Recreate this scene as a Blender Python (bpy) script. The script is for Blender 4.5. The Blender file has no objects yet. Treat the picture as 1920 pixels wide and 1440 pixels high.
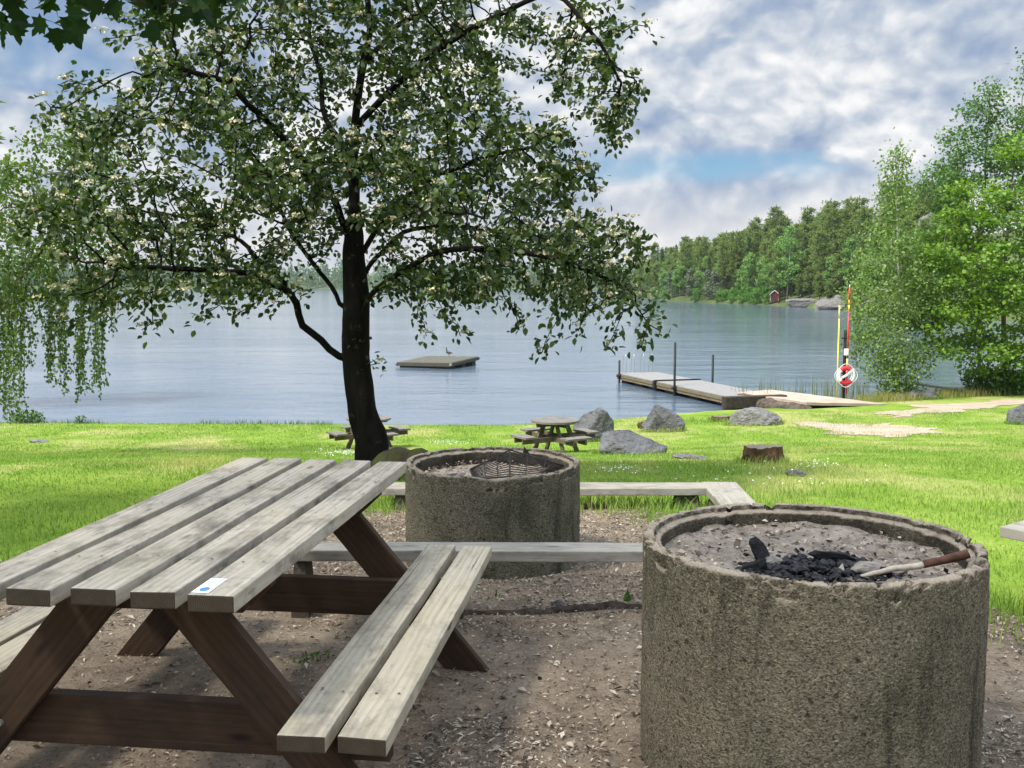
import bpy, bmesh, math, random
import numpy as np
from mathutils import Vector, Matrix, noise as mnoise

random.seed(7)
RNG = np.random.default_rng(7)
R = math.radians
scene = bpy.context.scene
COL = scene.collection

# ------------------------------------------------------------------ camera
FPX, W0, H0 = 1900.0, 1920.0, 1440.0
CAMZ = 1.5
HORIZ = 533.0
PITCH = math.atan((720 - HORIZ) / FPX)
CP, SP = math.cos(PITCH), math.sin(PITCH)
cam = bpy.data.cameras.new('camera')
cam.sensor_width = 36.0
cam.lens = 36.0 * FPX / W0
cam.clip_end = 6000
cam.clip_start = 0.05
camo = bpy.data.objects.new('camera', cam)
COL.objects.link(camo)
camo.location = (0, 0, CAMZ)
camo.rotation_euler = (math.pi / 2 - PITCH, 0, 0)
scene.camera = camo


def ray(px, py):
    x = (px - 960) / FPX
    v = (py - 720) / FPX
    return np.array([x, CP - v * SP, -SP - v * CP])


def P(px, py, d):
    """world point seen at photo pixel (px, py), d metres ahead of the camera"""
    r = ray(px, py)
    return np.array([0, 0, CAMZ]) + r * (d / r[1])


def PZ(px, py, z):
    r = ray(px, py)
    return np.array([0, 0, CAMZ]) + r * ((z - CAMZ) / r[2])


# ------------------------------------------------------------------ numpy noise
def _hash(ix, iy, iz, seed):
    n = (ix * 374761393 + iy * 668265263 + iz * 2147483647 + seed * 1274126177) & 0xFFFFFFFF
    n = ((n ^ (n >> 13)) * 1274126177) & 0xFFFFFFFF
    n = (n ^ (n >> 16)) & 0xFFFFFFFF
    return n / 4294967295.0


def vnoise(p, seed=0):
    p = np.asarray(p, float)
    i = np.floor(p).astype(np.int64)
    f = p - i
    f = f * f * (3 - 2 * f)
    out = 0
    for dx in (0, 1):
        for dy in (0, 1):
            for dz in (0, 1):
                w = (f[:, 0] if dx else 1 - f[:, 0]) * (f[:, 1] if dy else 1 - f[:, 1]) * (f[:, 2] if dz else 1 - f[:, 2])
                out = out + w * _hash(i[:, 0] + dx, i[:, 1] + dy, i[:, 2] + dz, seed)
    return out * 2 - 1


def fbm(p, octv=4, seed=0, gain=0.5):
    p = np.asarray(p, float)
    a, s, out = 1.0, 1.0, 0
    for o in range(octv):
        out = out + a * vnoise(p * s, seed + o)
        a *= gain
        s *= 2.03
    return out


def sstep(a, b, x):
    t = np.clip((x - a) / (b - a), 0, 1)
    return t * t * (3 - 2 * t)


# ------------------------------------------------------------------ ground height
WATER = -3.0
SHX = [-60, -20, 0, 3.5, 7, 13.5, 20, 30, 45, 70]
SHY = [33.5, 33.0, 32.3, 33.8, 36, 39, 42, 45, 48, 52]
PT = np.array([-60, 0, 2.5, 3.8, 5, 6, 7, 8, 10, 12, 16, 22, 28, 31, 32.3, 34, 40, 80])
PV = np.array([0, 0, 0, -.03, -.07, -.11, -.17, -.25, -.40, -.66, -1.27, -2.21, -2.70, -2.89, -3.0, -3.25, -4.2, -8])


def gz(x, y):
    x = np.asarray(x, float)
    y = np.asarray(y, float)
    sh = np.interp(x, SHX, SHY)
    w = sstep(8, 30, y)
    t = y * (1 - w) + y * 32.3 / sh * w
    z = 0
    for o, k in ((-.6, .25), (0, .5), (.6, .25)):
        z = z + k * np.interp(t + o * np.clip(t / 10, .2, 1.5), PT, PV)
    return z


def gz1(x, y):
    return float(gz(np.array([x]), np.array([y]))[0])


def hit(px, py, d0=2.0, d1=45.0):
    ds = np.linspace(d0, d1, 4000)
    r = ray(px, py)
    X = r[0] / r[1] * ds
    Z = CAMZ + r[2] / r[1] * ds
    g = gz(X, ds)
    k = np.argmax(Z <= g)
    if not (Z <= g).any():
        k = len(ds) - 1
    return np.array([X[k], ds[k], g[k]])


def on_ground(px, d):
    x = (px - 960) / FPX * d * CP
    for _ in range(4):
        z = gz1(x, d)
        zc = d * CP + (CAMZ - z) * SP
        x = (px - 960) / FPX * zc
    return np.array([x, d, gz1(x, d)])


# ------------------------------------------------------------------ object helpers
def link(o, parent=None):
    COL.objects.link(o)
    if parent is not None:
        o.parent = parent
    return o


def tag(o, label=None, cat=None, group=None, kind=None):
    if label:
        o['label'] = label
    if cat:
        o['category'] = cat
    if group:
        o['group'] = group
    if kind:
        o['kind'] = kind
    return o


def thing(name, label, cat, loc=(0, 0, 0), rz=0, group=None):
    o = bpy.data.objects.new(name, None)
    o.empty_display_size = .2
    COL.objects.link(o)
    o.location = tuple(float(c) for c in loc)
    o.rotation_euler = (0, 0, rz)
    return tag(o, label, cat, group)


def np_mesh(name, V, F, mat=None, parent=None, smooth=False, loc=None, midx=None):
    """F: (n,k) int array, or a list of such arrays"""
    V = np.asarray(V, np.float32).reshape(-1, 3)
    Fs = F if isinstance(F, list) else [F]
    Fs = [np.asarray(f, np.int32) for f in Fs if len(f)]
    me = bpy.data.meshes.new(name)
    me.vertices.add(len(V))
    me.vertices.foreach_set('co', V.ravel())
    nl = sum(f.size for f in Fs)
    npol = sum(len(f) for f in Fs)
    me.loops.add(nl)
    me.loops.foreach_set('vertex_index', np.concatenate([f.ravel() for f in Fs]))
    me.polygons.add(npol)
    tot = np.concatenate([np.full(len(f), f.shape[1], np.int32) for f in Fs])
    st = np.concatenate([[0], np.cumsum(tot)[:-1]]).astype(np.int32)
    me.polygons.foreach_set('loop_start', st)
    me.polygons.foreach_set('loop_total', tot)
    mats = mat if isinstance(mat, (list, tuple)) else [mat]
    for m in mats:
        if m is not None:
            me.materials.append(m)
    if midx is not None:
        me.polygons.foreach_set('material_index', np.asarray(midx, np.int32))
    if smooth:
        me.polygons.foreach_set('use_smooth', np.ones(npol, bool))
    me.update(calc_edges=True)
    me.validate()
    o = bpy.data.objects.new(name, me)
    link(o, parent)
    if loc is not None:
        o.location = tuple(float(c) for c in loc)
    return o


def bm_obj(name, bm, mat=None, parent=None, smooth=False, loc=None, rot=None):
    me = bpy.data.meshes.new(name)
    bm.normal_update()
    bm.to_mesh(me)
    bm.free()
    mats = mat if isinstance(mat, (list, tuple)) else [mat]
    for m in mats:
        if m is not None:
            me.materials.append(m)
    if smooth:
        for p in me.polygons:
            p.use_smooth = True
    o = bpy.data.objects.new(name, me)
    link(o, parent)
    if loc is not None:
        o.location = tuple(float(c) for c in loc)
    if rot is not None:
        o.rotation_euler = rot
    return o


def add_box(bm, size, mtx=Matrix(), bevel=0.0, mi=0, seg=2):
    g = bmesh.ops.create_cube(bm, size=1.0)
    vs = g['verts']
    for v in vs:
        v.co = Vector((v.co.x * size[0], v.co.y * size[1], v.co.z * size[2]))
    fs = list({f for v in vs for f in v.link_faces})
    if bevel > 0:
        es = list({e for v in vs for e in v.link_edges})
        r = bmesh.ops.bevel(bm, geom=es, offset=bevel, segments=seg, affect='EDGES', profile=.6)
        fs = list(set(r['faces']) | {f for f in fs if f.is_valid})
        vs = list({v for f in fs for v in f.verts})
        fs = list({f for v in vs for f in v.link_faces})
    for v in vs:
        v.co = mtx @ v.co
    for f in fs:
        f.material_index = mi
    return vs


def bar_mtx(p0, p1, side=(0, 1, 0)):
    """matrix whose local z runs p0->p1, local y near side; origin at the middle"""
    p0, p1 = Vector(p0), Vector(p1)
    z = (p1 - p0).normalized()
    y = Vector(side)
    y = (y - z * y.dot(z)).normalized()
    x = y.cross(z)
    m = Matrix.Identity(4)
    for i, a in enumerate((x, y, z)):
        m[0][i], m[1][i], m[2][i] = a
    m.translation = (p0 + p1) / 2
    return m


def add_bar(bm, p0, p1, w, t, side=(0, 1, 0), bevel=.003, mi=0):
    L = (Vector(p1) - Vector(p0)).length
    return add_box(bm, (w, t, L), bar_mtx(p0, p1, side), bevel, mi)


def tube_np(pts, rad, n=8, cap=True):
    pts = np.asarray(pts, float)
    m = len(pts)
    rad = np.broadcast_to(np.asarray(rad, float), (m,))
    T = np.gradient(pts, axis=0)
    T /= np.linalg.norm(T, axis=1)[:, None] + 1e-9
    up = np.array([0, 0, 1.0]) if abs(T[0][2]) < .9 else np.array([1.0, 0, 0])
    V = []
    U = np.cross(T[0], up)
    U /= np.linalg.norm(U)
    for i in range(m):
        U = U - T[i] * U.dot(T[i])
        U /= np.linalg.norm(U) + 1e-9
        B = np.cross(T[i], U)
        a = np.arange(n) * 2 * math.pi / n
        V.append(pts[i] + rad[i] * (np.cos(a)[:, None] * U + np.sin(a)[:, None] * B))
    V = np.concatenate(V)
    i = np.arange(m - 1)[:, None] * n
    j = np.arange(n)[None, :]
    jn = (j + 1) % n
    F = np.stack([i + j, i + jn, i + n + jn, i + n + j], -1).reshape(-1, 4)
    if cap:
        V = np.concatenate([V, pts[:1], pts[-1:]])
        a, b = m * n, m * n + 1
        jj = np.arange(n)
        T0 = np.stack([np.full(n, a), (jj + 1) % n, jj], -1)
        T1 = np.stack([np.full(n, b), (m - 1) * n + jj, (m - 1) * n + (jj + 1) % n], -1)
        return V, F, np.concatenate([T0, T1])
    return V, F, np.zeros((0, 3), int)


class NB:
    """collects numpy quads and triangles for one mesh"""

    def __init__(s):
        s.V, s.Q, s.T, s.n = [], [], [], 0

    def add(s, V, Q=None, T=None):
        s.V.append(V)
        if Q is not None and len(Q):
            s.Q.append(np.asarray(Q) + s.n)
        if T is not None and len(T):
            s.T.append(np.asarray(T) + s.n)
        s.n += len(V)

    def tube(s, pts, rad, n=8):
        V, F, T = tube_np(pts, rad, n)
        s.add(V, F, T)

    def build(s, name, mat, parent=None, smooth=True, loc=None):
        F = []
        if s.Q:
            F.append(np.concatenate(s.Q))
        if s.T:
            F.append(np.concatenate(s.T))
        return np_mesh(name, np.concatenate(s.V), F, mat, parent, smooth, loc)


def smooth_path(pts, n=24, wob=0.0, seed=1):
    """Catmull-Rom through pts"""
    p = np.asarray(pts, float)
    p = np.concatenate([[2 * p[0] - p[1]], p, [2 * p[-1] - p[-2]]])
    m = len(p) - 3
    out = []
    for t in np.linspace(0, m - 1e-6, n):
        i = int(t)
        u = t - i
        a, b, c, d = p[i:i + 4]
        out.append(.5 * ((2 * b) + (-a + c) * u + (2 * a - 5 * b + 4 * c - d) * u * u + (-a + 3 * b - 3 * c + d) * u ** 3))
    out = np.array(out)
    if wob:
        q = np.arange(n)[:, None] * .35
        for k in range(3):
            out[:, k] += wob * vnoise(np.concatenate([q, q * 0 + seed, q * 0 + k * 7.3], 1), seed)
    return out


# ------------------------------------------------------------------ materials
class MB:
    def __init__(s, name):
        s.m = bpy.data.materials.new(name)
        s.m.use_nodes = True
        s.t = s.m.node_tree
        s.t.nodes.clear()
        s.out = s.t.nodes.new('ShaderNodeOutputMaterial')

    def n(s, typ, ins=None, **props):
        nd = s.t.nodes.new('ShaderNode' + typ)
        for k, v in props.items():
            setattr(nd, k, v)
        for k, v in (ins or {}).items():
            s.set(nd.inputs[k], v)
        return nd

    def set(s, sock, v):
        if isinstance(v, bpy.types.NodeSocket):
            s.t.links.new(v, sock)
        elif v is not None:
            if isinstance(v, (tuple, list)) and len(v) == 3 and sock.type == 'RGBA':
                v = (*v, 1)
            sock.default_value = v

    def coord(s, w='Object'):
        return s.n('TexCoord').outputs[w]

    def pos(s):
        return s.n('NewGeometry').outputs['Position']

    def map(s, vec, scale=(1, 1, 1), loc=(0, 0, 0), rot=(0, 0, 0)):
        return s.n('Mapping', {'Vector': vec, 'Scale': scale, 'Location': loc, 'Rotation': rot}).outputs[0]

    def noise(s, vec, scale=5, detail=4, rough=.5, dist=0.0):
        return s.n('TexNoise', {'Vector': vec, 'Scale': scale, 'Detail': detail, 'Roughness': rough, 'Distortion': dist}).outputs['Fac']

    def vor(s, vec, scale=5, feature='F1', out='Distance', rand=1.0):
        nd = s.n('TexVoronoi', feature=feature)
        s.set(nd.inputs['Vector'], vec)
        s.set(nd.inputs['Scale'], scale)
        s.set(nd.inputs['Randomness'], rand)
        return nd.outputs[out]

    def ramp(s, fac, stops, interp='LINEAR'):
        nd = s.n('ValToRGB', {'Fac': fac})
        cr = nd.color_ramp
        cr.interpolation = interp
        while len(cr.elements) < len(stops):
            cr.elements.new(.5)
        for e, (p, c) in zip(cr.elements, stops):
            e.position = p
            e.color = (c, c, c, 1) if isinstance(c, (int, float)) else (*c, 1)
        return nd.outputs['Color']

    def mix(s, fac, a, b, mode='MIX'):
        nd = s.n('Mix', data_type='RGBA', blend_type=mode)
        s.set(nd.inputs[0], fac)
        s.set(nd.inputs[6], a)
        s.set(nd.inputs[7], b)
        return nd.outputs[2]

    def math(s, op, a, b=None, c=None, clamp=False):
        nd = s.n('Math', operation=op, use_clamp=clamp)
        s.set(nd.inputs[0], a)
        if b is not None:
            s.set(nd.inputs[1], b)
        if c is not None:
            s.set(nd.inputs[2], c)
        return nd.outputs[0]

    def bump(s, h, strength=.5, dist=.01, normal=None):
        return s.n('Bump', {'Height': h, 'Strength': strength, 'Distance': dist, 'Normal': normal}).outputs[0]

    def sep(s, vec):
        return s.n('SeparateXYZ', {'Vector': vec}).outputs

    def rnd(s):
        return s.n('ObjectInfo').outputs['Random']

    def done(s, color, rough=.8, normal=None, spec=.3, metal=0.0, **kw):
        b = s.n('BsdfPrincipled', {'Base Color': color, 'Roughness': rough, 'Specular IOR Level': spec, 'Metallic': metal, 'Normal': normal})
        for k, v in kw.items():
            s.set(b.inputs[k], v)
        s.t.links.new(b.outputs[0], s.out.inputs[0])
        return s.m


def simple(name, c, rough=.7, spec=.3, metal=0, var=.25, scale=20, bump=.2, bscale=60, bdist=.003):
    b = MB(name)
    co = b.coord()
    f = b.noise(co, scale, 5, .6)
    col = b.ramp(f, [(.3, tuple(x * (1 - var) for x in c)), (.7, tuple(min(1, x * (1 + var)) for x in c))])
    nm = b.bump(b.noise(co, bscale, 4, .6), bump, bdist) if bump else None
    return b.done(col, rough, nm, spec, metal)


def foliage(name, cols, trans=.35, rough=.55, tcol=None, spec=.35, clump=None):
    b = MB(name)
    g = b.n('NewGeometry')
    rp = g.outputs['Random Per Island']
    if clump:
        rp = b.math('ADD', b.math('MULTIPLY', rp, .6), b.math('MULTIPLY', b.ramp(b.noise(b.coord(), clump, 2, .5), [(.3, 0.0), (.7, 1.0)]), .4))
    n = len(cols)
    col = b.ramp(rp, [(i / max(1, n - 1), c) for i, c in enumerate(cols)])
    p = b.n('BsdfPrincipled', {'Base Color': col, 'Roughness': rough, 'Specular IOR Level': spec})
    tc = b.mix(1.0, col, tcol or (1.5, 1.5, .6), 'MULTIPLY')
    tr = b.n('BsdfTranslucent', {'Color': tc})
    mx = b.n('MixShader', {0: trans, 1: p.outputs[0], 2: tr.outputs[0]})
    b.t.links.new(mx.outputs[0], b.out.inputs[0])
    return b.m


def wood_mat(name, light, dark, mould=.5, grain=1.0, warm=(1, 1, 1)):
    """weathered plank, grain along local Y"""
    b = MB(name)
    co = b.coord()
    off = b.n('CombineXYZ', {0: b.math('MULTIPLY', b.rnd(), 37.0), 1: b.math('MULTIPLY', b.rnd(), 91.0), 2: b.math('MULTIPLY', b.rnd(), 17.0)}).outputs[0]
    v = b.n('VectorMath', {0: co, 1: off}, operation='ADD').outputs[0]
    warp = b.noise(b.map(v, (6, 1.2, 6)), 1.0, 3, .5)
    wv = b.n('VectorMath', {0: v, 1: b.n('CombineXYZ', {0: b.math('MULTIPLY', warp, .05), 1: 0.0, 2: 0.0}).outputs[0]}, operation='ADD').outputs[0]
    g1 = b.noise(b.map(wv, (95, 1.6, 60)), 1.0, 5, .65)
    g2 = b.noise(b.map(wv, (260, 5, 160)), 1.0, 3, .6)
    ring = b.n('TexWave', {'Vector': b.map(wv, (1, .05, .6)), 'Scale': 14.0, 'Distortion': 5.0, 'Detail': 2.0, 'Detail Scale': .8}, bands_direction='X').outputs['Fac']
    gr = b.math('ADD', b.math('MULTIPLY', g1, .60), b.math('ADD', b.math('MULTIPLY', g2, .28), b.math('MULTIPLY', ring, .12)))
    col = b.ramp(gr, [(.26, dark), (.48, tuple(.4 * x + .6 * y for x, y in zip(dark, light))), (.66, light)])
    big = b.noise(b.map(v, (9, 4.0, 9)), 1.0, 7, .72)
    col = b.mix(b.ramp(big, [(.47, 0.0), (.63, mould)]), col, tuple(x * .50 for x in dark))
    blot = b.noise(b.map(wv, (30, 9, 30)), 1.0, 4, .6)
    col = b.mix(b.ramp(blot, [(.60, 0.0), (.72, mould * .9)]), col, tuple(x * .36 for x in dark))
    gb = b.noise(b.map(v, (12, 3, 12)), 1.0, 4, .6)
    col = b.mix(b.ramp(gb, [(.45, 0.0), (.75, .55)]), col, (light[0] * .80, light[1] * .79, light[2] * .66))
    # knots
    kn = b.vor(b.map(v, (5.0, 1.7, 5.0)), 1.5)
    col = b.mix(b.ramp(kn, [(.04, .85), (.12, 0.0)]), col, tuple(x * .42 for x in dark))
    # cracks
    ck = b.noise(b.map(wv, (150, .9, 10)), 1.0, 2, .5)
    cm = b.ramp(ck, [(.27, 1.0), (.31, 0.0)])
    col = b.mix(b.math('MULTIPLY', cm, .75), col, (.05, .042, .035))
    h = b.math('SUBTRACT', gr, b.math('MULTIPLY', cm, .5))
    return b.done(col, .82, b.bump(h, .55 * grain, .004), .25)


def concrete_mat(name, base, moss=.5, top=(.30, .25, .19)):
    b = MB(name)
    co = b.coord()
    n1 = b.noise(co, 3.0, 6, .65)
    n2 = b.noise(co, 34, 5, .6)
    agg = b.noise(b.map(co, (1, 1, 1.25)), 118.0, 3, .62, .6)
    agf = b.noise(co, 210.0, 2, .5)
    pit = b.math('ADD', b.math('MULTIPLY', agg, .72), b.math('MULTIPLY', agf, .28))
    hole = b.ramp(b.vor(co, 21.0), [(.10, 1.0), (.20, 0.0)])
    col = b.ramp(n1, [(.3, tuple(x * .72 for x in base)), (.55, base), (.75, tuple(x * 1.25 for x in base))])
    col = b.mix(b.ramp(n2, [(.4, 0.0), (.7, .5)]), col, tuple(x * 1.35 for x in base))
    mo = b.noise(co, 2.2, 5, .7, .4)
    col = b.mix(b.ramp(mo, [(.48, 0.0), (.68, moss)]), col, (.060, .064, .034))
    x, y, z = b.sep(co)
    # run-off stains, long in z
    st = b.noise(b.map(co, (11, 11, 1.3)), 1.0, 6, .72, .6)
    stm = b.ramp(b.noise(b.map(co, (3.5, 3.5, 1.6)), 1.0, 3, .6), [(.46, 0.0), (.62, 1.0)])
    col = b.mix(b.math('MULTIPLY', b.ramp(st, [(.50, 0.0), (.66, .85)]), stm), col, (.035, .034, .024))
    col = b.mix(1.0, col, b.ramp(pit, [(.36, .22), (.47, .80), (.55, 1.10), (.64, 1.8)]), 'MULTIPLY')
    col = b.mix(b.math('MULTIPLY', hole, .6), col, (.03, .027, .02))
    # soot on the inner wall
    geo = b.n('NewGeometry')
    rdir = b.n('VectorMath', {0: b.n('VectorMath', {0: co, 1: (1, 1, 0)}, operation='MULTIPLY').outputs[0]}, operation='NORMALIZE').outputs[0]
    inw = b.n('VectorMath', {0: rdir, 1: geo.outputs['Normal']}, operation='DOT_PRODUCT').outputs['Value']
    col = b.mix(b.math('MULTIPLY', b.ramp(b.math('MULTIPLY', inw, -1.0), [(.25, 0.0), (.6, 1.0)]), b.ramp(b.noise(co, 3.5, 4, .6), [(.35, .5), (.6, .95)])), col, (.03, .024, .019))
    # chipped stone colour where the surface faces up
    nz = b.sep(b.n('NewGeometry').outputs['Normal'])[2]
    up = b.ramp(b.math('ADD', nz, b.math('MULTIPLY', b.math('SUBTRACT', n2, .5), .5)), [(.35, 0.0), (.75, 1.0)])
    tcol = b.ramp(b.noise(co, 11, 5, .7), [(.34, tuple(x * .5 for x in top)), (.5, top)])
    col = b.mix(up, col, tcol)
    h = b.math('SUBTRACT', b.math('ADD', b.math('MULTIPLY', pit, 1.3), b.math('MULTIPLY', n2, .5)), b.math('MULTIPLY', hole, .4))
    return b.done(col, .95, b.bump(h, 1.0, .014), .15)


def rock_mat(name, c, lichen=(.36, .36, .33)):
    b = MB(name)
    co = b.n('VectorMath', {0: b.coord(), 1: b.n('CombineXYZ', {0: b.math('MULTIPLY', b.rnd(), 31.0), 1: 0.0, 2: 0.0}).outputs[0]}, operation='ADD').outputs[0]
    n1 = b.noise(co, 2.6, 8, .7, .6)
    n2 = b.noise(co, 14, 6, .7)
    vn = b.noise(b.map(co, (2, 2, 7), rot=(.5, .6, 0)), 1.6, 5, .65)
    col = b.ramp(n1, [(.3, tuple(x * .55 for x in c)), (.5, c), (.72, tuple(min(.75, x * 1.55) for x in c))])
    col = b.mix(b.ramp(n2, [(.52, 0.0), (.66, .75)]), col, lichen)
    col = b.mix(b.ramp(vn, [(.32, .8), (.42, 0.0)]), col, tuple(x * .35 for x in c))
    return b.done(col, .9, b.bump(b.math('ADD', n2, b.math('ADD', b.math('MULTIPLY', vn, .8), b.math('MULTIPLY', n1, 1.2))), 1.0, .09), .2)


M = {}
M['plank'] = wood_mat('weathered_plank', (.43, .39, .32), (.205, .18, .14), .75)
M['plank_new'] = wood_mat('weathered_plank_pale', (.44, .395, .305), (.23, .20, .15), .6)
M['plank_dark'] = wood_mat('bench_plank', (.33, .31, .27), (.16, .15, .125), .5)
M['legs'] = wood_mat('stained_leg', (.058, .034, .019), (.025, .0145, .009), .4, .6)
M['plank_grey'] = wood_mat('round_table_plank', (.20, .185, .165), (.10, .092, .08), .5)
M['oldleg'] = wood_mat('old_grey_leg', (.13, .105, .072), (.07, .058, .04), .4, .6)
b = MB('end_grain')
co = b.coord()
rg = b.n('TexWave', {'Vector': b.map(co, (1, .02, 1)), 'Scale': 70.0, 'Distortion': 2.0, 'Detail': 2.0}, wave_type='RINGS', rings_direction='Y').outputs['Fac']
M['endgrain'] = b.done(b.mix(b.noise(co, 22, 5, .7), b.ramp(rg, [(.2, (.055, .042, .03)), (.8, (.11, .085, .058))]), (.028, .024, .018)), .9, b.bump(rg, .3, .002), .15)
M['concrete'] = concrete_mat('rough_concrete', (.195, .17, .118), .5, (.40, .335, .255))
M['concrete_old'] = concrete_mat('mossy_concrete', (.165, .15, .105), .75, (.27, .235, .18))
M['slabconc'] = simple('ramp_concrete', (.36, .29, .23), .95, .1, var=.3, scale=2.0, bump=.4, bscale=25, bdist=.02)
M['blockconc'] = simple('bench_block', (.085, .075, .06), .95, .1, var=.4, scale=9, bump=.6, bscale=50, bdist=.01)
M['nail'] = simple('rusty_nail', (.05, .035, .028), .6, .4, .6, bump=0)
M['steel'] = simple('galvanised_steel', (.45, .45, .44), .4, .5, .9, bump=0)
M['iron'] = simple('black_iron', (.02, .019, .018), .6, .4, .5, var=.5, scale=30, bump=.2)
M['rustplate'] = simple('sooty_plate', (.075, .062, .052), .7, .3, .3, var=.5, scale=14, bump=.3)
M['rock'] = rock_mat('granite', (.13, .133, .137), (.20, .20, .185))
M['rock_light'] = rock_mat('pale_granite', (.185, .18, .172), (.28, .27, .255))
M['rock_shore'] = rock_mat('shore_granite', (.15, .145, .135), (.24, .23, .21))
M['white'] = simple('white_paint', (.78, .78, .76), .5, .4, var=.05, bump=0)
M['red'] = simple('red_plastic', (.62, .03, .045), .45, .4, var=.1, bump=0)
M['yellow'] = simple('yellow_paint', (.72, .68, .05), .5, .4, var=.1, bump=0)
M['orange'] = simple('orange_paint', (.75, .28, .04), .5, .4, var=.1, bump=0)
M['blue'] = simple('blue_print', (.05, .22, .62), .4, .4, var=.05, bump=0)
M['paleblue'] = simple('pale_blue_print', (.5, .66, .8), .4, .4, var=.05, bump=0)
M['tar'] = simple('tarred_timber', (.045, .036, .03), .85, .2, var=.5, scale=7, bump=.5, bscale=30, bdist=.02)
M['deck'] = wood_mat('dock_deck', (.25, .245, .24), (.17, .165, .16), .25)
M['dockside'] = wood_mat('dock_side', (.20, .165, .10), (.085, .07, .045), .4)
M['raftdeck'] = wood_mat('raft_deck', (.13, .125, .095), (.065, .063, .048), .7)
M['raftside'] = wood_mat('raft_side', (.085, .08, .065), (.035, .033, .028), .3)
M['redwall'] = simple('falu_red_wall', (.16, .03, .025), .9, .1, bump=0)
M['roof'] = simple('dark_roof', (.05, .048, .05), .8, .2, bump=0)
M['rope'] = simple('white_rope', (.66, .66, .62), .8, .1, bump=0)


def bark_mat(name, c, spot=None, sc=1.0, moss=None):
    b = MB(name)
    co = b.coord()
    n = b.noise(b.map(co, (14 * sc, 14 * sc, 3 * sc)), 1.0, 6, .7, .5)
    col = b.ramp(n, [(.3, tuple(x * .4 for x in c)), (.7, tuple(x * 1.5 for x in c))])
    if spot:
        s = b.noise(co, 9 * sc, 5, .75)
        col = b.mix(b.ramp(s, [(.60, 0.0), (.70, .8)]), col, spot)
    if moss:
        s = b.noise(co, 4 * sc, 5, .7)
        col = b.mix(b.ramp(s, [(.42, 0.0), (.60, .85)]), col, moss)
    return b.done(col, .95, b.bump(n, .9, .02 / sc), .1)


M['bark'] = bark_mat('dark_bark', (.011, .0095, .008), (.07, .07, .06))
M['rootmoss'] = bark_mat('mossy_root', (.06, .052, .042), None, 1.0, (.085, .095, .03))
M['bark_grey'] = bark_mat('grey_bark', (.13, .12, .10), (.25, .25, .22), .5)
M['bark_birch'] = bark_mat('birch_bark', (.36, .35, .32), None, .4)
M['bark_brown'] = bark_mat('brown_bark', (.075, .055, .04), None, .5)
M['bark_pine'] = bark_mat('pine_bark', (.19, .12, .075), None, .1)
M['stumpwood'] = bark_mat('rotten_stump', (.085, .052, .03), (.16, .12, .08), .9)
b = MB('cut_wood')
co = b.coord()
w = b.n('TexWave', {'Vector': co, 'Scale': 12.0, 'Distortion': 3.0, 'Detail': 2.0}, wave_type='RINGS', rings_direction='Z').outputs['Fac']
M['cutwood'] = b.done(b.mix(b.noise(co, 9, 5, .7), b.ramp(w, [(.2, (.17, .15, .12)), (.8, (.27, .24, .20))]), (.09, .075, .06)), .9, b.bump(w, .5, .01), .1)

M['oxel_leaf'] = foliage('whitebeam_leaf', [(.014, .031, .008), (.028, .056, .013), (.056, .092, .025), (.13, .165, .075)], .25, .5, (1.5, 1.6, .5), .32)
M['blossom'] = foliage('cream_blossom', [(.50, .46, .30), (.64, .60, .42), (.56, .48, .34)], .2, .8, (1, 1, .9), .1)
M['maple_leaf'] = foliage('maple_leaf', [(.010, .026, .007), (.018, .044, .010), (.03, .07, .014)], .3, .6, (1.3, 1.7, .4), .12)
M['birch_leaf'] = foliage('birch_leaf', [(.032, .07, .011), (.07, .125, .02), (.125, .19, .036)], .35, .55, (1.4, 1.5, .5))
M['birch_leaf_pale'] = foliage('pale_birch_leaf', [(.085, .155, .035), (.145, .235, .055), (.23, .33, .09)], .35, .55, (1.3, 1.4, .6))
M['maple_bright'] = foliage('bright_maple_leaf', [(.07, .15, .02), (.13, .24, .03), (.22, .33, .055)], .35, .55, (1.4, 1.5, .4))
M['alder_leaf'] = foliage('alder_leaf', [(.05, .115, .03), (.08, .165, .04), (.13, .23, .055)], .3, .55, (1.4, 1.5, .5))
M['pine_leaf'] = foliage('pine_needles', [(.10, .15, .055), (.16, .225, .08), (.235, .30, .12)], .42, .7, (1.2, 1.2, .5), .15, .25)
M['spruce_leaf'] = foliage('spruce_needles', [(.07, .12, .055), (.105, .17, .07), (.15, .22, .09)], .38, .7, (1.2, 1.2, .5), .15, .25)
M['fbirch_leaf'] = foliage('far_birch_leaf', [(.11, .21, .06), (.17, .30, .09), (.24, .38, .13)], .35, .6, (1.3, 1.4, .5), .2, .3)
M['bush_leaf'] = foliage('shore_bush_leaf', [(.06, .15, .025), (.10, .23, .04), (.16, .29, .055)], .3, .6, (1.3, 1.4, .5), .2, .3)
M['grey_leaf'] = foliage('grey_willow_leaf', [(.09, .12, .075), (.13, .165, .10), (.17, .20, .13)], .2, .7, (1.2, 1.2, .7), .2, .3)
M['farwood'] = foliage('far_wood_leaf', [(.05, .10, .05), (.085, .15, .065), (.14, .22, .085)], .25, .8, (1.1, 1.2, .7), .1, .03)
M['weed'] = foliage('weed_leaf', [(.03, .08, .015), (.07, .14, .03), (.12, .19, .05)], .3, .6)
M['reed'] = foliage('reed_stalk', [(.10, .13, .06), (.16, .19, .09)], .2, .6)
M['drygrass'] = foliage('dry_grass_blade', [(.20, .20, .06), (.30, .27, .10), (.16, .22, .04)], .3, .7)
M['daisy'] = foliage('daisy_petals', [(.62, .64, .60), (.72, .74, .70)], .2, .7, (1, 1, 1))
M['chip'] = foliage('wood_chip', [(.035, .026, .018), (.07, .052, .038), (.24, .19, .14), (.36, .30, .235), (.50, .44, .36)], .0, .9, (1, 1, 1), .15)
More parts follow.
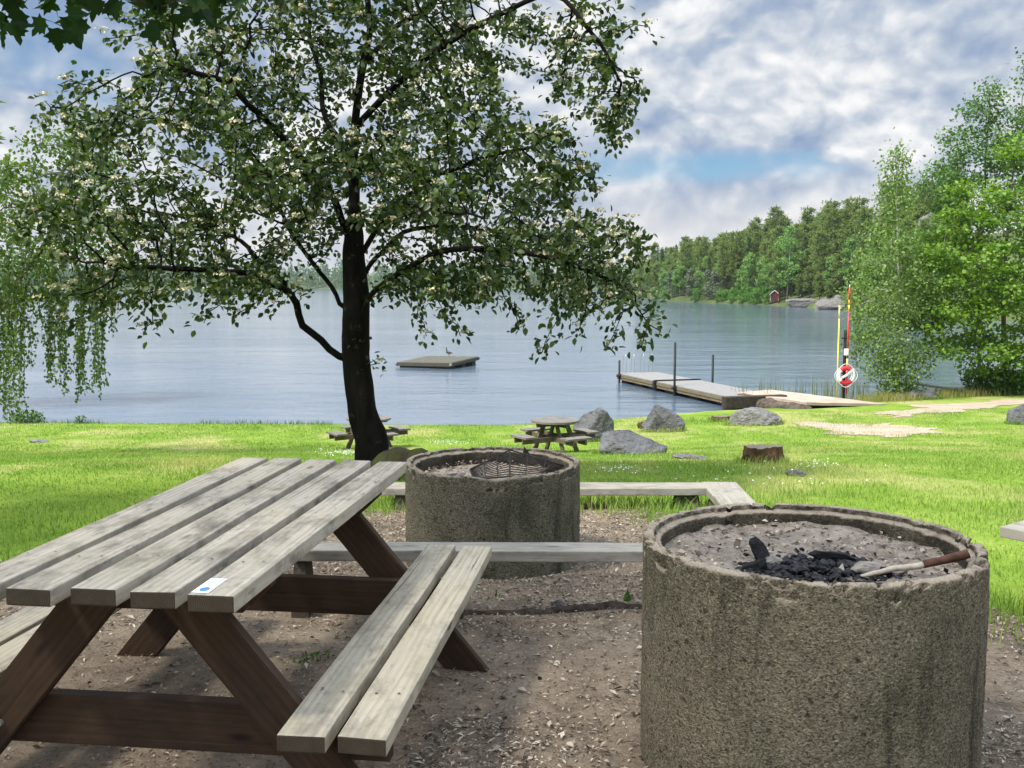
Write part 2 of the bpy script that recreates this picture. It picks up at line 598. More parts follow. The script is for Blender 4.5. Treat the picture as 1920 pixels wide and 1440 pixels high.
M['coal'] = simple('charcoal', (.006, .006, .007), .5, .25, var=.6, scale=40, bump=.5, bscale=90, bdist=.004)
M['char'] = simple('charred_wood', (.010, .010, .011), .7, .2, var=.8, scale=18, bump=.8, bscale=45, bdist=.008)
M['ashwood'] = simple('half_burnt_wood', (.21, .19, .165), .9, .1, var=.5, scale=16, bump=.5, bscale=40, bdist=.006)

# dirt with leaf litter
b = MB('trodden_soil')
co = b.pos()
n1 = b.noise(co, 1.3, 6, .65)
n2 = b.noise(co, 55, 6, .75)
n3 = b.noise(co, 8, 5, .7)
col = b.ramp(n1, [(.3, (.175, .138, .10)), (.5, (.27, .21, .15)), (.7, (.33, .265, .19))])
col = b.mix(b.ramp(n3, [(.45, 0.0), (.68, .75)]), col, (.105, .082, .06))
col = b.mix(b.ramp(n2, [(.52, 0.0), (.7, .7)]), col, (.055, .042, .032))
col = b.mix(b.ramp(b.noise(co, 90, 3, .6), [(.62, 0.0), (.68, .8)]), col, (.34, .29, .225))
M['soil'] = b.done(col, .95, b.bump(b.math('ADD', n2, n3), .9, .02), .12)

# lawn soil-and-thatch under the blades
b = MB('lawn')
co = b.pos()
n1 = b.noise(b.map(co, (1, .55, 1)), .42, 6, .68)
n2 = b.noise(b.map(co, (1, .6, 1)), 1.1, 6, .7)
n3 = b.noise(co, 30, 5, .7)
col = b.ramp(n2, [(.3, (.115, .20, .022)), (.52, (.20, .29, .04)), (.75, (.30, .36, .085))])
col = b.mix(b.ramp(n1, [(.48, 0.0), (.64, .85)]), col, (.42, .38, .17))
col = b.mix(b.ramp(n3, [(.4, .45), (.65, 0.0)]), col, (.055, .115, .012))
M['lawn'] = b.done(col, .95, b.bump(n3, .7, .03), .05)
b = MB('grass_blade')
co = b.pos()
rp = b.n('NewGeometry').outputs['Random Per Island']
n1 = b.noise(b.map(co, (1, .55, 1)), .42, 6, .68)
n2 = b.noise(b.map(co, (1, .6, 1)), 1.1, 6, .7)
col = b.ramp(b.math('ADD', b.math('MULTIPLY', rp, .35), b.math('MULTIPLY', n2, .65)), [(.25, (.10, .20, .026)), (.5, (.19, .305, .05)), (.75, (.31, .395, .11))])
col = b.mix(b.math('MULTIPLY', b.ramp(n1, [(.48, 0.0), (.64, .9)]), .85), col, (.46, .43, .17))
p = b.n('BsdfPrincipled', {'Base Color': col, 'Roughness': .6, 'Specular IOR Level': .2})
tr = b.n('BsdfTranslucent', {'Color': b.mix(1.0, col, (1.15, 1.2, .8), 'MULTIPLY')})
b.t.links.new(b.n('MixShader', {0: .35, 1: p.outputs[0], 2: tr.outputs[0]}).outputs[0], b.out.inputs[0])
M['blade'] = b.m
b = MB('sand')
co = b.pos()
col = b.ramp(b.noise(co, 1.4, 6, .7), [(.3, (.28, .22, .16)), (.7, (.42, .34, .26))])
M['sand'] = b.done(b.mix(b.ramp(b.noise(co, 5, 6, .75), [(.58, 0.0), (.66, .7)]), col, (.2, .15, .10)), .95, b.bump(b.noise(co, 12, 5, .7), .5, .05), .1)
b = MB('ash_and_sand')
co = b.coord()
n = b.noise(co, 38, 6, .7)
n4 = b.noise(co, 5, 5, .7)
col = b.ramp(b.noise(co, 14, 6, .75), [(.3, (.12, .098, .078)), (.5, (.255, .215, .175)), (.7, (.36, .31, .255))])
col = b.mix(b.ramp(n4, [(.52, 0.0), (.7, .6)]), col, (.10, .085, .07))
col = b.mix(b.ramp(n, [(.55, 0.0), (.66, .6)]), col, (.05, .043, .036))
M['ash'] = b.done(col, .95, b.bump(n, .9, .012), .1)

# lake
b = MB('lake_water')
co = b.pos()
gust = b.ramp(b.noise(b.map(co, (.016, .045, 0)), 1.0, 4, .6), [(.35, .25), (.65, 1.0)])
r1 = b.noise(b.map(co, (.55, .8, 0)), 1.0, 6, .62, .4)
r2 = b.noise(b.map(co, (2.2, 5.0, 0)), 1.0, 4, .6)
r3 = b.noise(b.map(co, (.09, .3, 0)), 1.0, 3, .5)
h = b.math('ADD', b.math('MULTIPLY', r3, 1.2), b.math('ADD', b.math('MULTIPLY', r1, .55), b.math('MULTIPLY', r2, .12)))
nm = b.n('Bump', {'Height': h, 'Strength': b.math('MULTIPLY', gust, .36), 'Distance': .33}).outputs[0]
M['water'] = b.done((.09, .13, .175), .09, nm, .5, IOR=1.9)
b = MB('forest_floor')
co = b.pos()
M['forestfloor'] = b.done(b.ramp(b.noise(co, .12, 6, .7), [(.3, (.035, .05, .02)), (.55, (.075, .10, .035)), (.75, (.17, .17, .12))]), .95, None, .05)

# ------------------------------------------------------------------ setting: ground, water
xs = np.concatenate([np.linspace(-75, -16, 30), np.arange(-15, 15.01, .25), np.linspace(16, 75, 30)])
ys = np.concatenate([np.linspace(-40, -1, 18), np.arange(0, 14, .2), np.arange(14, 46, .4), np.linspace(47, 90, 14)])


def sheet(name, xs, ys, mat, dz=0.0, keep=None, rough=.012, seed=3):
    X, Y = np.meshgrid(xs, ys)
    x, y = X.ravel(), Y.ravel()
    z = gz(x, y) + rough * fbm(np.stack([x * 1.6, y * 1.6, x * 0], 1), 3, seed) + dz
    V = np.stack([x, y, z], 1)
    nx = len(xs)
    i = np.arange(len(ys) - 1)[:, None] * nx
    j = np.arange(nx - 1)[None, :]
    F = np.stack([i + j, i + j + 1, i + nx + j + 1, i + nx + j], -1).reshape(-1, 4)
    if keep is not None:
        c = V[F].mean(1)
        F = F[keep(c[:, 0], c[:, 1])]
        used = np.unique(F)
        rm = np.full(len(V), -1)
        rm[used] = np.arange(len(used))
        V, F = V[used], rm[F]
    return np_mesh(name, V, F, mat, smooth=True)


def in_poly(x, y, poly):
    inside = np.zeros(len(x), bool)
    n = len(poly)
    for i in range(n):
        x0, y0 = poly[i]
        x1, y1 = poly[(i + 1) % n]
        c = ((y0 > y) != (y1 > y)) & (x < (x1 - x0) * (y - y0) / (y1 - y0 + 1e-12) + x0)
        inside ^= c
    return inside


SOIL = [(-9, -7), (-9, 3.6), (-5.2, 4.6), (-3.0, 5.3), (-2.2, 6.1), (-1.6, 7.2), (-.9, 7.9), (.2, 8.05), (.95, 7.85), (1.35, 7.0), (1.55, 6.0), (1.75, 5.2),
        (2.15, 4.75), (2.8, 4.4), (4.5, 4.0), (9, 3.2), (9, -7)]
SAND = [tuple(hit(*p)[:2]) for p in ((1478, 793), (1560, 793), (1640, 796), (1690, 794), (1760, 806), (1800, 813), (1720, 818), (1640, 822), (1570, 812))]


def wob_in(poly, x, y, amp=.22, sc=2.2):
    wx = amp * fbm(np.stack([x * sc, y * sc, x * 0 + 3.1], 1), 3, 11)
    wy = amp * fbm(np.stack([x * sc, y * sc, x * 0 + 9.7], 1), 3, 12)
    return in_poly(x + wx, y + wy, poly)


lawn = tag(sheet('lawn', xs, ys, M['lawn']), 'bright green lawn sloping down to the lake', None, None, 'structure')
soil = tag(sheet('bare_soil', np.arange(-9, 9.01, .07), np.arange(-6, 8.6, .07), M['soil'], .006,
                 lambda x, y: wob_in(SOIL, x, y)), 'trodden brown soil around the fire pits', None, None, 'structure')
sand = tag(sheet('sand_patch', np.arange(5, 16, .1), np.arange(20, 34, .12), M['sand'], .012,
                 lambda x, y: wob_in(SAND, x, y, .5, .9)), 'bare sandy patch in the lawn', None, None, 'structure')
PATH = [tuple(hit(*p)[:2]) for p in ((1640, 778), (1700, 766), (1790, 757), (1930, 748), (1990, 752), (1900, 762), (1800, 772), (1690, 786))]
path = tag(sheet('worn_path', np.arange(8, 26, .15), np.arange(26, 44, .15), M['sand'], .012,
                 lambda x, y: wob_in(PATH, x, y, .7, .7)), 'worn sandy path along the shore', None, None, 'structure')
X = np.array([-2600, -300, -60, 0, 60, 300, 2600.])
Y = np.array([24, 60, 150, 400, 1000, 3000.])
gx, gy = np.meshgrid(X, Y)
V = np.stack([gx.ravel(), gy.ravel(), np.full(gx.size, WATER)], 1)
F = np.array([[j * 7 + i, j * 7 + i + 1, (j + 1) * 7 + i + 1, (j + 1) * 7 + i] for j in range(5) for i in range(6)])
tag(np_mesh('lake', V, F, M['water']), 'wide rippled lake', None, None, 'structure')


# ------------------------------------------------------------------ grass
def blades(name, x, y, hgt, wid, mat, lean=.5, dz=0.0, zfun=gz, kind='stuff', label=None):
    n = len(x)
    z = zfun(x, y) + dz
    a = RNG.uniform(0, 2 * math.pi, n)
    la = RNG.uniform(0, 2 * math.pi, n)
    lm = np.abs(RNG.normal(0, lean, n)) * hgt
    base = np.stack([x, y, z], 1)
    s = np.stack([np.cos(a), np.sin(a), 0 * a], 1) * wid[:, None] * .5
    tip = base + np.stack([np.cos(la) * lm, np.sin(la) * lm, hgt], 1)
    mid = base * .45 + tip * .55 - np.stack([np.cos(la) * lm, np.sin(la) * lm, 0 * hgt], 1) * .25
    V = np.stack([base - s, base + s, mid + s * .8, tip, mid - s * .8], 1).reshape(-1, 3)
    k = np.arange(n)[:, None] * 5
    Q = k + np.array([[0, 1, 2, 4]])
    T = k + np.array([[4, 2, 3]])
    o = np_mesh(name, V, [Q, T], mat)
    return tag(o, label, None, None, kind)


N = 300000
u = RNG.uniform(0, 1, N)
y = 4.2 + (33.5 - 4.2) * u ** 1.25
x = RNG.uniform(-1, 1, N) * (y * .68 + 1.6)
k = (y < np.interp(x, SHX, SHY) + .1) & ~wob_in(SOIL, x, y) & ~(wob_in(SAND, x, y, .9, 1.3) & (RNG.uniform(0, 1, N) < .8))
k &= ~(wob_in(PATH, x, y, .7, .7) & (RNG.uniform(0, 1, N) < .8))
x, y = x[k], y[k]
long = 1 + .6 * np.clip(fbm(np.stack([x * .7, y * .7, x * 0], 1), 3, 5), -.6, 1.2) + 1.1 * np.exp(-((y - 8.3) / .7) ** 2) * (np.abs(x) < 2.4)
hg = RNG.uniform(.014, .042, len(x)) * long * (1 + .010 * y)
blades('short_grass', x, y, hg, .0055 * (.6 + y / 14), M['blade'], .55, 0, label='mown green grass blades of the lawn')
# tufts left of and around the soil edge
N = 9000
ang = RNG.uniform(0, 1, N)
pts = np.array(SOIL[1:-1] )
idx = RNG.integers(0, len(pts) - 1, N)
t = RNG.uniform(0, 1, N)[:, None]
pp = pts[idx] * (1 - t) + pts[idx + 1] * t + RNG.normal(0, .22, (N, 2))
blades('edge_grass', pp[:, 0], pp[:, 1], RNG.uniform(.05, .13, N), np.full(N, .006), M['blade'], .6, label='longer grass fringing the bare soil')
# dry tall grass by the right shore
N = 9000
pa, pb = hit(1640, 752), np.array([23, 40.5, 0])
t = RNG.uniform(0, 1, N)
x = pa[0] + (pb[0] - pa[0]) * t + RNG.normal(0, .7, N)
y = np.interp(x, SHX, SHY) - .7 + RNG.normal(0, .55, N)
blades('dry_grass', x, y, RNG.uniform(.12, .42, N), np.full(N, .022), M['drygrass'], .35, label='tall straw-coloured grass along the shore below the trees')
# shoreline tufts
N = 2600
x = RNG.uniform(-18, 8, N)
cl = fbm(np.stack([x * .45, x * 0, x * 0], 1), 3, 21)
k = cl > .45
x = x[k]
y = np.interp(x, SHX, SHY) - .15 + RNG.normal(0, .12, len(x))
blades('shore_grass', x, y, RNG.uniform(.04, .2, len(x)), np.full(len(x), .014), M['weed'], .4, label='grass tufts at the edge of the water')
# reeds
N = 260
x = RNG.uniform(8.5, 14.5, N)
y = np.interp(x, SHX, SHY) + RNG.uniform(.4, 2.6, N)
blades('reeds', x, y, RNG.uniform(.5, 1.15, N), np.full(N, .022), M['reed'], .12, zfun=lambda a, b_: a * 0 + WATER - .05, label='thin reeds standing in the shallows')


# ------------------------------------------------------------------ leaves
TPL = {
    'ovate': (np.array([(0, 0, 0), (-.5, .34, .10), (-.40, .70, .08), (0, 1, -.04), (.40, .70, .08), (.5, .34, .10)]), np.array([(0, 3, 2, 1), (0, 5, 4, 3)])),
    'quad': (np.array([(0, 0, 0), (.5, .45, .12), (0, 1, 0), (-.5, .45, .12)]), np.array([(0, 1, 2, 3)])),
    'maple': (np.array([(0, 0, 0), (.20, .06, .02), (.44, .02, .06), (.36, .20, .04), (.62, .40, .09), (.40, .46, .05), (.34, .62, .05), (.17, .60, .02), (.16, .80, .02), (0, 1.0, -.05),
                        (-.16, .80, .02), (-.17, .60, .02), (-.34, .62, .05), (-.40, .46, .05), (-.62, .40, .09), (-.36, .20, .04), (-.44, .02, .06), (-.20, .06, .02)]),
              np.array([tuple(range(18))])),
}


def norm(v):
    return v / (np.linalg.norm(v, axis=1)[:, None] + 1e-9)


def leaf_geo(pos, axis, nrm, L, Wd, kind='quad'):
    T, Fq = TPL[kind]
    axis = norm(axis)
    nrm = norm(nrm - axis * (nrm * axis).sum(1)[:, None])
    side = np.cross(axis, nrm)
    L = np.broadcast_to(L, (len(pos),))
    Wd = np.broadcast_to(Wd, (len(pos),))
    V = (pos[:, None, :] + side[:, None, :] * (T[None, :, 0:1] * Wd[:, None, None]) + axis[:, None, :] * (T[None, :, 1:2] * L[:, None, None])
         + nrm[:, None, :] * (T[None, :, 2:3] * L[:, None, None]))
    nv = len(T)
    F = (np.arange(len(pos))[:, None, None] * nv + Fq[None]).reshape(-1, Fq.shape[1])
    return V.reshape(-1, 3), F


# ------------------------------------------------------------------ tree growing
def colonize(nodes, par, attr, step, infl, kill, iters, rng, grav=0.0):
    nodes = [np.array(p) for p in nodes]
    par = list(par)
    A = np.asarray(attr, float)
    arr = np.array(nodes)
    D = np.linalg.norm(A[:, None] - arr[None], axis=2)
    bi, bd = D.argmin(1), D.min(1)
    alive = bd > kill
    for it in range(iters):
        act = alive & (bd < infl)
        if not act.any():
            break
        ai = np.where(act)[0]
        ids, inv = np.unique(bi[ai], return_inverse=True)
        cur = np.array([nodes[q] for q in ids])
        d = norm(A[ai] - np.array([nodes[q] for q in bi[ai]]))
        S = np.zeros((len(ids), 3))
        np.add.at(S, inv, d)
        S = norm(S)
        S += rng.normal(0, .22, S.shape)
        S[:, 2] += grav
        new = cur + norm(S) * step
        st = len(nodes)
        nodes.extend(new)
        par.extend(ids.tolist())
        Dn = np.linalg.norm(A[:, None] - new[None], axis=2)
        nb, nd = Dn.argmin(1), Dn.min(1)
        up = nd < bd
        bi[up] = nb[up] + st
        bd[up] = nd[up]
        alive &= bd > kill
    return np.array(nodes), np.array(par)


def pipe_radii(par, r0, expo):
    n = len(par)
    acc = np.zeros(n)
    cnt = np.zeros(n, int)
    kids = np.zeros(n, int)
    for i in range(n):
        if par[i] >= 0:
            kids[par[i]] += 1
    for i in range(n - 1, -1, -1):
        if kids[i] == 0:
            acc[i] = r0 ** expo
            cnt[i] = 1
        else:
            cnt[i] += 1
        if par[i] >= 0:
            acc[par[i]] += acc[i]
            cnt[par[i]] += cnt[i]
    return acc ** (1 / expo), cnt, kids


def edge_tubes(nodes, par, rad, sel, n=5):
    i = np.where(sel)[0]
    a, b = nodes[par[i]], nodes[i]
    ra = np.minimum(rad[par[i]], rad[i] * 1.5)
    rb = rad[i]
    T = norm(b - a)
    up = np.where(np.abs(T[:, 2:3]) < .9, np.array([[0, 0, 1.0]]), np.array([[1.0, 0, 0]]))
    U = norm(np.cross(T, up))
    B = np.cross(T, U)
    ang = np.arange(n) * 2 * math.pi / n
    c, s = np.cos(ang)[None, :, None], np.sin(ang)[None, :, None]
    ringv = U[:, None] * c + B[:, None] * s
    V = np.concatenate([a[:, None] + ringv * ra[:, None, None], (b + T * rb[:, None] * .3)[:, None] + ringv * rb[:, None, None]], 1)
    k = np.arange(len(i))[:, None, None] * 2 * n
    j = np.arange(n)
    q = np.stack([j, (j + 1) % n, n + (j + 1) % n, n + j], -1)[None]
    return V.reshape(-1, 3), (k + q).reshape(-1, 4)


def ellip(n, c, r, rng, fill=.0):
    d = norm(rng.normal(0, 1, (n, 3)))
    rr = (fill + (1 - fill) * rng.uniform(0, 1, n)) ** (1 / 2.2)
    return np.asarray(c) + d * rr[:, None] * np.asarray(r)


def px_lobe(n, px, py, rx, ry, d, rd, rng):
    """points in an ellipsoid whose outline covers the given photo area at depth d"""
    c = P(px, py, d)
    return ellip(n, c, (rx / FPX * d, rd, ry / FPX * d), rng)


def resample(pts, step):
    pts = np.asarray(pts, float)
    seg = np.linalg.norm(np.diff(pts, axis=0), axis=1)
    s = np.concatenate([[0], np.cumsum(seg)])
    m = max(2, int(s[-1] / step) + 1)
    q = np.linspace(0, s[-1], m)
    return np.stack([np.interp(q, s, pts[:, k]) for k in range(3)], 1)


def grow(root, limbs, attr, step, infl, kill, rng, grav=0, iters=160):
    """limbs: list of (parent limb index or -1, polyline). Returns nodes, parents, number of skeleton nodes"""
    nodes, par = [], []
    for pi, pl in limbs:
        q = resample(smooth_path(pl, 30, .03, len(nodes) + 1), step)
        st = len(nodes)
        if pi < 0:
            p0 = -1
        else:
            arr = np.array(nodes)
            p0 = int(np.linalg.norm(arr - q[0], axis=1).argmin())
            q = q[1:]
            st = len(nodes)
        for k, v in enumerate(q):
            nodes.append(v)
            par.append(p0 if k == 0 else st + k - 1)
    ns = len(nodes)
    nd, pr = colonize(nodes, par, attr, step, infl, kill, iters, rng, grav)
    return nd, pr, ns


def twig_leaves(nodes, par, cnt, maxcnt, per, L, Wr, kind, rng, droop=.3, upn=1.0, spread=.07, ns=0):
    i = np.where((cnt <= maxcnt) & (np.arange(len(cnt)) >= ns))[0]
    i = np.repeat(i, per)
    a, b = nodes[par[i]], nodes[i]
    t = rng.uniform(0, 1.15, len(i))[:, None]
    tw = norm(b - a)
    pos = a + (b - a) * t + rng.normal(0, 1, (len(i), 3)) * np.asarray(spread)
    ax = tw * .7 + rng.normal(0, .75, (len(i), 3))
    ax[:, 2] -= droop
    nr = rng.normal(0, .6, (len(i), 3))
    nr[:, 2] += upn
    l = L * rng.uniform(.65, 1.2, len(i))
    return leaf_geo(pos, ax, nr, l, l * Wr, kind)


# ------------------------------------------------------------------ the whitebeam by the fire pits
D = 10.0
rng = np.random.default_rng(21)


def L_(pts):
    return np.array([P(px, py, D + dd) for px, py, dd in pts])


base = on_ground(704, 10.0)
trunk_pts = np.concatenate([[base - np.array([0, 0, .12])], L_([(700, 862, 0), (684, 780, 0), (668, 690, 0), (667, 640, 0), (668, 560, 0), (664, 480, 0), (662, 425, 0)])])
limbs = [
    (-1, trunk_pts),
    (0, L_([(662, 425, 0), (664, 300, .05), (670, 225, .1), (690, 50, .1), (694, -60, 0), (700, -170, 0)])),
    (0, L_([(656, 450, 0), (635, 400, -.15), (605, 340, -.3), (555, 285, -.5), (510, 235, -.7), (455, 182, -.9), (395, 142, -1.0), (330, 120, -1.1)])),
    (0, L_([(650, 682, 0), (605, 642, -.1), (566, 608, -.2), (553, 560, -.3), (505, 528, -.5), (465, 512, -.7), (350, 500, -1.0), (240, 502, -1.2)])),
    (3, L_([(553, 560, -.3), (520, 515, -.1), (480, 482, .1), (440, 445, .3), (380, 420, .5), (300, 400, .6)])),
    (0, L_([(650, 590, 0), (600, 510, .3), (540, 425, .6), (505, 350, .8), (480, 295, .9), (430, 258, 1.0), (360, 250, 1.2)])),
    (5, L_([(540, 425, .6), (480, 400, .8), (410, 380, .9), (330, 350, 1.1), (220, 300, 1.1)])),
    (0, L_([(664, 500, 0), (705, 430, -.2), (750, 380, -.5), (825, 330, -.8), (900, 300, -1.0), (1000, 270, -1.2)])),
    (0, L_([(668, 550, 0), (695, 500, .2), (725, 460, .4), (780, 430, .6), (870, 425, .8), (960, 450, 1.0), (1080, 480, 1.1)])),
    (0, L_([(672, 610, 0), (700, 550, -.3), (745, 515, -.6), (800, 482, -.9), (855, 468, -1.1), (960, 470, -1.3), (1090, 500, -1.4), (1180, 545, -1.5)])),
    (1, L_([(664, 300, .05), (620, 240, .4), (600, 150, .7), (580, 50, .8), (570, -60, .9)])),
    (1, L_([(668, 240, .1), (740, 160, -.3), (830, 90, -.7), (930, 30, -1.0), (1040, -10, -1.1), (1110, 60, -1.2), (1160, 150, -1.2)])),
    (1, L_([(680, 120, .1), (760, 40, .6), (860, -30, .9), (960, -60, 1.1)])),
    (1, L_([(664, 330, .05), (720, 270, .7), (790, 220, 1.3), (880, 200, 1.7)])),
    (2, L_([(605, 340, -.3), (560, 330, -1.0), (500, 330, -1.6), (420, 340, -2.0)])),
    (7, L_([(750, 380, -.5), (800, 390, -1.2), (870, 400, -1.7), (950, 430, -2.0)])),
]
lob = [
    (260, 640, 40, 330, 150, 10, 2.2), (130, 330, 190, 150, 90, 9.4, 1.2), (230, 260, 430, 185, 120, 9.4, 1.7), (250, 560, 330, 240, 170, 10, 2.4),
    (270, 880, 330, 230, 190, 9.8, 2.3), (190, 1070, 470, 165, 85, 9.4, 1.5), (90, 1110, 110, 85, 130, 9.4, .9), (200, 700, -150, 420, 150, 10, 2.2), (90, 690, -300, 250, 90, 10, 1.6),
    (60, 430, 540, 170, 45, 9.5, 1.4), (70, 190, 545, 110, 55, 9.2, 1.0), (60, 860, 545, 130, 40, 9.6, 1.2), (80, 1120, 555, 120, 50, 9.2, 1.2), (80, 180, 250, 75, 110, 9.2, .9),
    (90, 900, 90, 170, 130, 10, 1.6), (70, 400, 100, 150, 100, 9.8, 1.4), (30, 310, 10, 70, 40, 9.6, .6), (35, 1075, 340, 70, 50, 9.5, .8), (26, 1180, 170, 40, 50, 9.4, .5), (24, 1150, 250, 30, 40, 9.4, .4),
]
att = [px_lobe(int(n * 1.45), px, py, rx, ry, d, rd, rng) for n, px, py, rx, ry, d, rd in lob]
sprigs = [(722, 672, .0), (690, 640, -.2), (795, 640, -.6), (870, 612, -.8), (865, 640, -.8), (1005, 640, -1.0), (1015, 672, -1.0), (1180, 660, -1.3), (1200, 685, -1.3), (1245, 600, -1.3), (1255, 612, -1.3),
          (1235, 560, -1.2), (1080, 640, -1.2), (1110, 655, -1.2), (370, 625, -.8), (290, 610, -1.0), (270, 640, -1.0), (200, 625, -1.2), (180, 600, -1.2), (480, 580, -.6), (430, 605, -.6), (1140, 665, -1.2), (90, 600, -1.2),
          (75, 560, -1.2), (840, 590, -.7), (960, 600, -1.0), (420, 590, -.8), (180, 90, -.8), (195, 78, -.8), (1225, 25, -1), (1200, 15, -1), (1215, 205, -1), (1160, 290, -1.0)]
att.append(np.array([P(px, py, D + dd) for px, py, dd in sprigs]))
att = np.concatenate(att)
# cull the part of the air under the crown and the two sky notches
nd, pr, ns = grow(None, limbs, att, .115, 3.0, .16, rng, -.03)
rad, cnt, kids = pipe_radii(pr, .0043, 2.35)
ox = thing('whitebeam_tree', 'dark-trunked whitebeam in cream blossom leaning beside the far fire pit', 'tree', base)
ob = np.array(base)
nb = NB()
# thick skeleton as continuous tubes
skel_r = rad.copy()
i0 = 0
tr = smooth_path(trunk_pts, 40, .015, 4)
hts = np.linspace(0, 1, 40)
trr = np.interp(hts, [0, .06, .14, .3, .5, .68, .8, 1], [.27, .215, .175, .148, .135, .128, .118, .10])
Vt, Ft, Tt = tube_np(tr, trr, 20)
Vt = Vt + norm(Vt - np.repeat(np.concatenate([tr, tr[[0, -1]]]), [20] * 40 + [1, 1], axis=0)) * (.014 * fbm(Vt * np.array([9, 9, 3]), 3, 8))[:, None]
nb.add(Vt - ob, Ft, Tt)
big = (rad > .009) & (pr >= 0) & (np.arange(len(pr)) >= len(resample(smooth_path(trunk_pts, 30, .03, 1), .115)))
Ve, Fe = edge_tubes(nd, pr, np.minimum(rad * .98, .105), big, 8)
nb.add(Ve - ob, Fe)
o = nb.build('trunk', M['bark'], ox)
sm = (~big) & (pr >= 0) & (np.arange(len(pr)) >= ns)
Ve, Fe = edge_tubes(nd, pr, np.maximum(rad, .0036), sm, 4)
np_mesh('twigs', Ve - ob, Fe, M['bark'], ox)
Vl, Fl = twig_leaves(nd, pr, cnt, 9, 13, .068, .64, 'ovate', rng, .25, .9, .055, ns)
np_mesh('crown', Vl - ob, Fl, M['oxel_leaf'], ox)
# blossom domes at the tips
tips = np.where((kids == 0) & (np.arange(len(kids)) >= ns))[0]
tips = rng.permutation(tips)[:1000]
cl = nd[tips] + np.stack([rng.normal(0, .02, len(tips)), rng.normal(0, .02, len(tips)), .035 + rng.uniform(0, .03, len(tips))], 1)
m = 20
c = np.repeat(cl, m, 0)
rr = rng.uniform(.03, .07, (len(tips), 1)).repeat(m, 0)
off = norm(rng.normal(0, 1, c.shape)) * rng.uniform(.2, 1, (len(c), 1)) * np.maximum(rr, .028) * np.array([1.25, 1.25, .55])
off[:, 2] = np.abs(off[:, 2]) * .9 - .006
ax = rng.normal(0, 1, c.shape)
Vb, Fb = leaf_geo(c + off, ax, off + np.array([0, 0, .03]) + rng.normal(0, .01, c.shape), .024, .024, 'quad')
o = np_mesh('blossom', Vb - ob, Fb, M['blossom'], ox)
tag(o, 'cream flower clusters', kind='stuff')
# mossy surface root on the right
rt = smooth_path([base + np.array([.02, -.1, .02]), base + np.array([.20, -.28, .17]), base + np.array([.38, -.32, .20]), base + np.array([.62, -.36, .10]), base + np.array([.85, -.38, -.08])], 24, .02, 9)
Vt, Ft, Tt = tube_np(rt, np.interp(np.linspace(0, 1, 24), [0, .3, .6, 1], [.17, .15, .12, .06]), 14)
Vt += .03 * fbm(Vt * 6, 3, 4)[:, None] * np.array([[.6, .6, 1]])
np_mesh('root', Vt - ob, [Ft, Tt], M['rootmoss'], ox, True)


# ------------------------------------------------------------------ maple over the camera
rng = np.random.default_rng(5)
mb_ = np.array([-5.4, .6, 0])
mlimbs = [(-1, [mb_ + np.array([0, 0, -.2]), mb_ + np.array([.05, .05, 1.2]), mb_ + np.array([.15, .1, 2.6]), mb_ + np.array([.3, .2, 4.2]), mb_ + np.array([.4, .4, 6.2])]),
          (0, [mb_ + np.array([.15, .1, 2.6]), (-4.3, 1.6, 3.7), (-3.2, 2.6, 4.2), (-2.2, 3.6, 4.2), (-1.7, 4.0, 3.6)]),
          (0, [mb_ + np.array([.2, .15, 3.2]), (-4.0, .4, 4.4), (-2.5, .8, 5.2), (-1.2, 1.6, 5.5)]),
          (0, [mb_ + np.array([.3, .2, 4.0]), (-5.2, 2.4, 5.2), (-4.6, 4.2, 5.6)]),
          (0, [mb_ + np.array([.1, .1, 2.3]), (-6.6, 1.6, 3.6), (-7.6, 2.8, 4.2)]),
          (0, [mb_ + np.array([.3, .3, 4.6]), (-6.2, -.6, 5.6), (-6.6, -1.8, 6.0)])]
matt = [ellip(330, (-4.0, 2.2, 5.9), (3.3, 2.9, 1.5), rng), ellip(420, (-6.9, 4.8, 5.2), (2.4, 2.6, 1.3), rng), ellip(110, (-2.3, .4, 6.2), (1.9, 1.6, .9), rng), ellip(120, (-1.7, 1.6, 5.6), (1.6, 1.4, .8), rng)]
vis = [(20, -10), (15, 20), (35, 35), (20, 50), (-10, 30), (5, 5), (105, 30), (120, 50), (125, 70), (140, 10), (165, 15), (110, 5), (185, 15), (195, 30), (150, -10), (205, 0), (275, 10), (300, 15), (330, 5), (350, 18), (380, 10),
       (405, 12), (420, 5), (300, -15), (380, -15), (430, 15), (330, 25), (412, 25), (240, -15), (60, -20), (90, 40), (280, -5), (360, 0), (395, 22), (310, 8), (-30, 0), (-40, 40), (-20, -20)]
vp = np.array([P(px, py - 12, 4.0 + rng.normal(0, .12)) for px, py in vis])
matt.append(vp)
matt.append(vp[rng.integers(0, len(vp), 40)] + np.stack([rng.normal(0, .15, 40), rng.normal(0, .2, 40), rng.uniform(.25, 1.2, 40)], 1))
matt = np.concatenate(matt)
nd, pr, ns = grow(None, mlimbs, matt, .17, 4.0, .2, rng, 0)
rad, cnt, kids = pipe_radii(pr, .005, 2.3)
mp = thing('maple_tree', 'maple whose dark lobed leaves hang into the top left corner', 'tree', mb_)
Ve, Fe = edge_tubes(nd, pr, np.where(np.arange(len(pr)) < ns, rad * 1.2, rad * .6), pr >= 0, 8)
np_mesh('trunk', Ve - mb_, Fe, M['bark_brown'], mp, True)
Vl, Fl = twig_leaves(nd, pr, cnt, 7, 8, .12, 1.0, 'maple', rng, .75, .7, .10, ns)
cc = Vl.reshape(-1, 18, 3).mean(1) - np.array([0, 0, CAMZ])
fw = cc[:, 1] * CP - cc[:, 2] * SP
upv = cc[:, 1] * SP + cc[:, 2] * CP
clear = (fw < .3) | (720 - upv / np.maximum(fw, .3) * FPX < -35) | (np.abs(cc[:, 0] / np.maximum(fw, .3) * FPX) > 1010)
